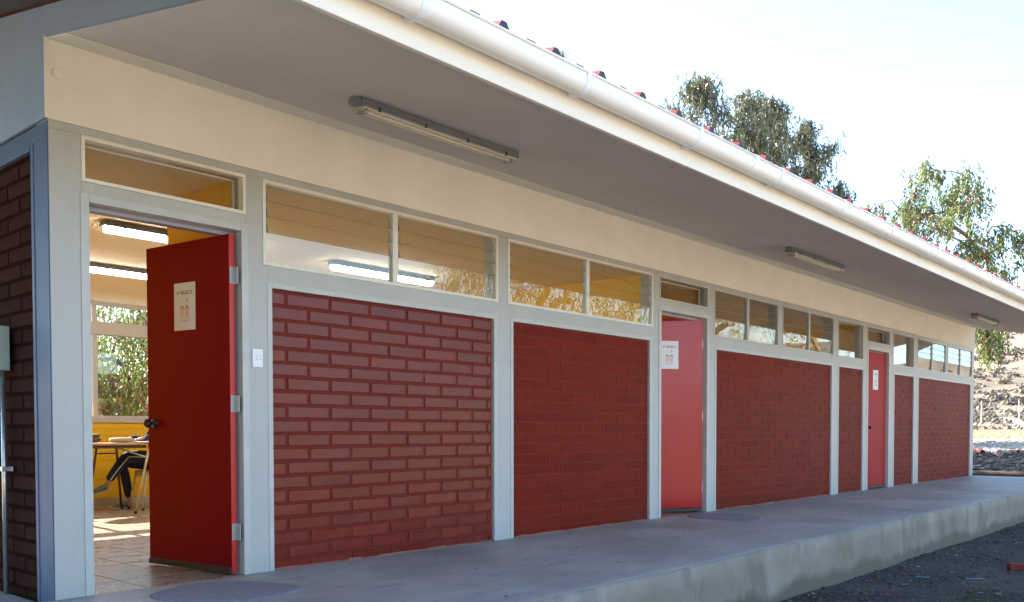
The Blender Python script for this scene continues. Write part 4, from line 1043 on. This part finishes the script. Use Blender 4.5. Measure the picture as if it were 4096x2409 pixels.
# mound of field stones before the fence
Mx, My = bearing(3985, 61); Mz = float(terrain(Mx, My))
RP = empty('rock_pile', (Mx, My, Mz), label='long low heap of earth and pale field stones in front of the fence', cat='rock pile')
dv = Vector((-.26, .965, 0)); pv = Vector((.965, .26, 0))
V = []; Fq = []; nu, nv = 30, 8
for i in range(nu+1):
    for j in range(nv+1):
        s = (i/nu-.5)*2; t = (j/nv-.5)*2; p = dv*(s*3.1)+pv*(t*.9)
        hgt = .52*(1-t*t)*(1-abs(s)**2.5)*(.8+.3*sin(s*5+1)+R.uniform(-.1, .1)); V.append((p.x, p.y, hgt-.08))
for i in range(nu):
    for j in range(nv): k = i*(nv+1)+j; Fq.append((k, k+1, k+nv+2, k+nv+1))
link('earth', np_mesh('earth', V, Fq, mat('mound_earth', (.24, .15, .09), .95, (.34, .23, .15), 3, .8, 20), True), RP)
for k in range(150):
    s, t = R.uniform(-1, 1), R.uniform(-1, .3); p = dv*(s*3.2)+pv*(t*.95); hgt = .50*(1-t*t)*(1-abs(s)**2.5)*.85
    o = link('stone', R.choice(stones), RP, (p.x, p.y, hgt)); sz = R.uniform(.05, .15); o.scale = (sz*R.uniform(.8, 1.4), sz, sz*R.uniform(.7, 1)); o.rotation_euler = (R.uniform(0, 3), R.uniform(0, 3), R.uniform(0, 6))
# fence
FN = empty('wire_fence', (*bearing(3990, 64), float(terrain(*bearing(3990, 64)))), label='chain-link fence on white posts at the foot of the hill', cat='fence')
fx0, fy0 = FN.location.x, FN.location.y; fz0 = FN.location.z
pu = [3780, 3924, 4077, 4230]
pp = []
for u in pu:
    x, y = bearing(u, 64); pp.append((x-fx0, y-fy0, float(terrain(x, y))-fz0))
for p in pp:
    MB().tube([(p[0], p[1], p[2]-.3), (p[0]+R.uniform(-.03, .03), p[1]+R.uniform(-.05, .05), p[2]+1.95)], .03, 8).build('post', POSTW, FN)
for u, h_ in ((3892, .95), (4010, .9), (4027, .95), (3963, .6)):
    x, y = bearing(u, 65.5); z = float(terrain(x, y))-fz0+.25
    MB().tube([(x-fx0, y-fy0, z-.4), (x-fx0+.02, y-fy0, z+h_)], .03, 6).build('stake', POSTD, FN)
mb = MB()
for (p0, p1) in zip(pp[:-1], pp[1:]):
    a_, b_ = Vector(p0), Vector(p1); L = (b_-a_).length; e = (b_-a_)/L; k = -1.8
    while k < L:
        for s in (1, -1):
            lo = (k, .05) if s > 0 else (k, 1.85); hi = (k+1.8, 1.85) if s > 0 else (k+1.8, .05)
            t0, t1 = max(0, -lo[0]/1.8), min(1, (L-lo[0])/1.8)
            if t1 <= t0: continue
            def pt(t): return a_+e*(lo[0]+1.8*t)+Vector((0, 0, lo[1]+(hi[1]-lo[1])*t))
            mb.tube([pt(t0), pt(t1)], .0025, 3, cap=False)
        k += .3
    for zz in (.06, 1.0, 1.84): mb.tube([a_+Vector((0, 0, zz)), b_+Vector((0, 0, zz))], .004, 3, cap=False)
mb.build('wire_mesh', WIRE, FN, kind='stuff')

# loose pipes and building rubbish beyond the slab
def thing_tube(name, mtl, pa, pb, r, label, cat, group=None, open_col=None, hollow=True):
    a_, b_ = Vector(pa), Vector(pb); c_ = (a_+b_)/2
    mb = MB(); n_ = 16; d = (b_-a_).normalized(); u_ = d.cross(Vector((0, 0, 1))).normalized(); v_ = d.cross(u_)
    rings = [(a_, r*.86), (a_, r), (b_, r), (b_, r*.86), (b_-d*.12, r*.84), (a_+d*.12, r*.84)]
    vs = []
    for p, rr_ in rings: vs += [p-c_+(u_*cos(2*pi*k/n_)+v_*sin(2*pi*k/n_))*rr_ for k in range(n_)]
    fs = [(i*n_+k, i*n_+(k+1) % n_, (i+1)*n_+(k+1) % n_, (i+1)*n_+k) for i in range(4) for k in range(n_)] + [(5*n_+k, 5*n_+(k+1) % n_, (k+1) % n_, k) for k in range(n_)]
    fs += [tuple(range(4*n_, 5*n_)), tuple(range(5*n_, 6*n_))]
    return mb.add(vs, fs).build(name, mtl, loc=c_, label=label, cat=cat, group=group)
def gp3(u, dist, dz=0):
    x, y = bearing(u, dist); return (x, y, float(terrain(x, y))+dz)
thing_tube('pipe', PIPEO, gp3(3870, 30.5, .26), gp3(3931, 28.6, .10), .075, 'orange-brown plastic pipe leaning on rubble beside the building corner', 'pipe')
thing_tube('pipe', PIPEW, gp3(3975, 29.6, .11), gp3(3999, 28.4, .09), .095, 'short fat pale pink pipe with a red open end', 'pipe')
thing_tube('pipe', PIPEO, gp3(4045, 30.6, .06), gp3(4074, 30.3, .06), .05, 'short orange-white pipe offcut at the right, first of a row', 'pipe')
thing_tube('pipe', PIPEO, gp3(4072, 30.9, .06), gp3(4110, 30.5, .06), .05, 'orange-white pipe offcut at the very right edge of the rubble', 'pipe')
thing_tube('pipe', PIPEB, (17.75, .75, -.0), (18.1, -1.9, -.02), .085, 'thick brown pipe lying along the end of the walkway slab', 'pipe')
thing_tube('pipe', BLUEP, (17.85, 1.1, .10), (17.95, .05, .10), .045, 'blue plastic tube with an ochre end lying on the brown pipe', 'pipe')
# rubble: many small stones in shade
mbv = []; 
def scatter(name, n_, fn, smin, smax, m_, label, seed, flat=.6):
    rs_ = np.random.RandomState(seed); ico = [np.array(v.co) for v in stones[0].vertices]; fc = [tuple(p.vertices) for p in stones[0].polygons]
    base_v = np.array(ico); V_ = []; F_ = []
    for k in range(n_):
        x, y = fn(rs_); z = float(terrain(x, y)); s = smin+(smax-smin)*rs_.rand()**2.5
        sc3 = np.array([rs_.uniform(.8, 1.6), rs_.uniform(.7, 1.2), flat*rs_.uniform(.6, 1.2)])*s; a_ = rs_.uniform(0, 6.28)
        v = base_v*rs_.uniform(.85, 1.15, (len(base_v), 1))*sc3; v = np.stack([v[:, 0]*cos(a_)-v[:, 1]*sin(a_), v[:, 0]*sin(a_)+v[:, 1]*cos(a_), v[:, 2]], -1)+np.array([x, y, z+s*.15])
        o_ = len(V_)*len(base_v); V_.append(v); F_ += [tuple(i+o_ for i in f) for f in fc]
    o = link(name, np_mesh(name, np.concatenate(V_), F_, m_)); tag(o, label=label, kind='stuff'); return o
STD = mat('pebble', (.10, .09, .08), .95, (.24, .21, .18), 11, 0, ramp=(.45, .62))
STM = mat('clod', (.05, .045, .04), .95, (.09, .08, .07), 9)
STL = mat('pale_rubble', (.46, .42, .35), .95, (.30, .27, .22), 2.3, ramp=(.4, .6))
o = scatter('pebbles', 2200, lambda r: (r.uniform(4.0, 15), -1.93-3.4*r.rand()**1.3), .004, .022, STD, 'small grey pebbles strewn over the shaded dirt', 51); o['category'] = 'pebbles'
o = scatter('dirt_clods', 2600, lambda r: (r.uniform(4.0, 15), -1.90-3.6*r.rand()**1.4), .005, .03, STM, 'dark crumbs of earth strewn over the shaded dirt', 53); o['category'] = 'earth clods'
o = scatter('rubble', 1500, lambda r: (lambda d_, u_: bearing(u_, d_))(r.uniform(19, 30.5), r.uniform(3850, 4140)), .01, .09, STM, 'shaded rubble and broken earth beyond the slab', 52); o['category'] = 'rubble'
o = scatter('gravel', 900, lambda r: bearing(r.uniform(3850, 4140), r.uniform(30, 52)), .02, .10, STL, 'pale sunlit gravel and clods beyond the tree shade', 54); o['category'] = 'gravel'
def specks(name, n_, fn, smin, smax, m_, label, seed, zf):
    rs_ = np.random.RandomState(seed); V_ = []; F_ = []
    for k in range(n_):
        x, y = fn(rs_); s = rs_.uniform(smin, smax); a_ = rs_.uniform(0, 6.28); e = rs_.uniform(.3, .8)
        q_ = [(cos(a_)*s, sin(a_)*s), (-sin(a_)*s*e, cos(a_)*s*e), (-cos(a_)*s, -sin(a_)*s), (sin(a_)*s*e, -cos(a_)*s*e)]
        o_ = len(V_); V_ += [(x+p[0], y+p[1], zf+.001) for p in q_] + [(x, y, zf+.001+s*.45)]
        F_ += [(o_, o_+1, o_+4), (o_+1, o_+2, o_+4), (o_+2, o_+3, o_+4), (o_+3, o_, o_+4)]
    o = link(name, np_mesh(name, V_, F_, m_)); return tag(o, label=label, cat='litter', kind='stuff')
specks('leaf_litter', 170, lambda r: (r.uniform(1.2, 15), -1.8*r.rand()**.8), .003, .012, STM, 'tiny dark leaf bits and crumbs of earth on the walkway', 77, 0)
# dry grass on the far strip
def grass(name, n_, fn, h, wd, m_, label, seed):
    rs_ = np.random.RandomState(seed); P_ = np.array([fn(rs_) for _ in range(n_)]); z = terrain(P_[:, 0], P_[:, 1]); b0 = np.stack([P_[:, 0], P_[:, 1], z], -1)
    a_ = rs_.uniform(0, 6.28, n_); s = np.stack([np.cos(a_), np.sin(a_), 0*a_], -1)*wd; hh = h*rs_.uniform(.4, 1.2, n_)
    tip = b0+np.stack([rs_.normal(0, .35, n_)*hh, rs_.normal(0, .35, n_)*hh, hh], -1)
    V_ = np.stack([b0-s, b0+s, tip+s*.2, tip-s*.2], 1).reshape(-1, 3)
    return tag(link(name, np_mesh(name, V_, np.arange(len(V_)).reshape(-1, 4), m_, tint=rs_.rand(n_))), label=label, cat='grass', kind='stuff')
DRYG = leafmat('dry_grass', (.28, .28, .15), (.40, .38, .24), (.48, .44, .30), .3, .8)
GRN = leafmat('weed', (.03, .06, .015), (.05, .09, .02), (.08, .12, .03), .3, .8)
grass('dry_grass', 9000, lambda r: bearing(r.uniform(3830, 4160), r.uniform(47, 63)), .16, .02, DRYG, 'pale dry grass strip between the gravel and the rock pile', 61)
grass('weeds', 500, lambda r: (5.3+r.uniform(-.5, .8), -3.0+r.normal(0, .12)), .03, .003, GRN, 'tiny green weeds in the dirt near the bottom right corner', 62)
for k in range(8):   # earth ridge lines in front of the grass
    pass
# loose things on the near dirt
bk = empty('loose_brick', (7.5, -3.02, -.42), 1.28, label='long rough red brick lying on the dark dirt at the right edge', cat='brick')
bk.rotation_euler = (0, 0, radians(-62)); 
mb = MB(); mb.box(-.24, .24, -.055, .055, 0, .065); mb.build('brick_body', BRKG, bk, bevel=.012)
def scrap(x, y, ln_, rz_, label, sd_):
    rs_ = random.Random(sd_); pts = [(-ln_/2, 0)]; n_ = 6
    vs = []; fs = []
    for i in range(n_+1):
        t = i/n_; w_ = .010*(.5+rs_.random()); xx = (t-.5)*ln_; zz = .006+.008*abs(sin(5*t+sd_))
        vs += [(xx, -w_+.01*sin(6*t), zz), (xx, w_+.01*sin(6*t), zz+.002), (xx, w_+.01*sin(6*t), zz+.004), (xx, -w_+.01*sin(6*t), zz+.003)]
    for i in range(n_):
        for j in range(4): fs.append((i*4+j, i*4+(j+1) % 4, (i+1)*4+(j+1) % 4, (i+1)*4+j))
    fs += [(0, 1, 2, 3), (n_*4+3, n_*4+2, n_*4+1, n_*4)]
    o = MB().add(vs, fs).build('plastic_scrap', SCRAP, loc=(x, y, float(terrain(x, y))), label=label, cat='litter', group='blue plastic scraps on the dirt'); o.rotation_euler = (0, 0, rz_)
scrap(6.55, -2.73, .17, -.7, 'longest thin blue plastic strip lying on the dirt left of the red brick', 1)
scrap(9.6, -2.42, .14, -.3, 'crumpled bright cyan scrap beyond the red brick at the right edge', 2)
scrap(6.36, -2.36, .12, -.9, 'small blue scrap nearest the cement kerb', 3)
scrap(5.86, -2.37, .08, -.2, 'tiny blue scrap near the foot of the kerb, left of the others', 4)
scrap(5.85, -2.95, .05, .4, 'tiny teal scrap near the bottom edge', 5)
o = link('loose_stone', stones[2], None, (5.83, -3.08, -.40)); o.scale = (.035, .028, .024); tag(o, 'single pale tan stone on the dirt near the bottom edge', 'stone')
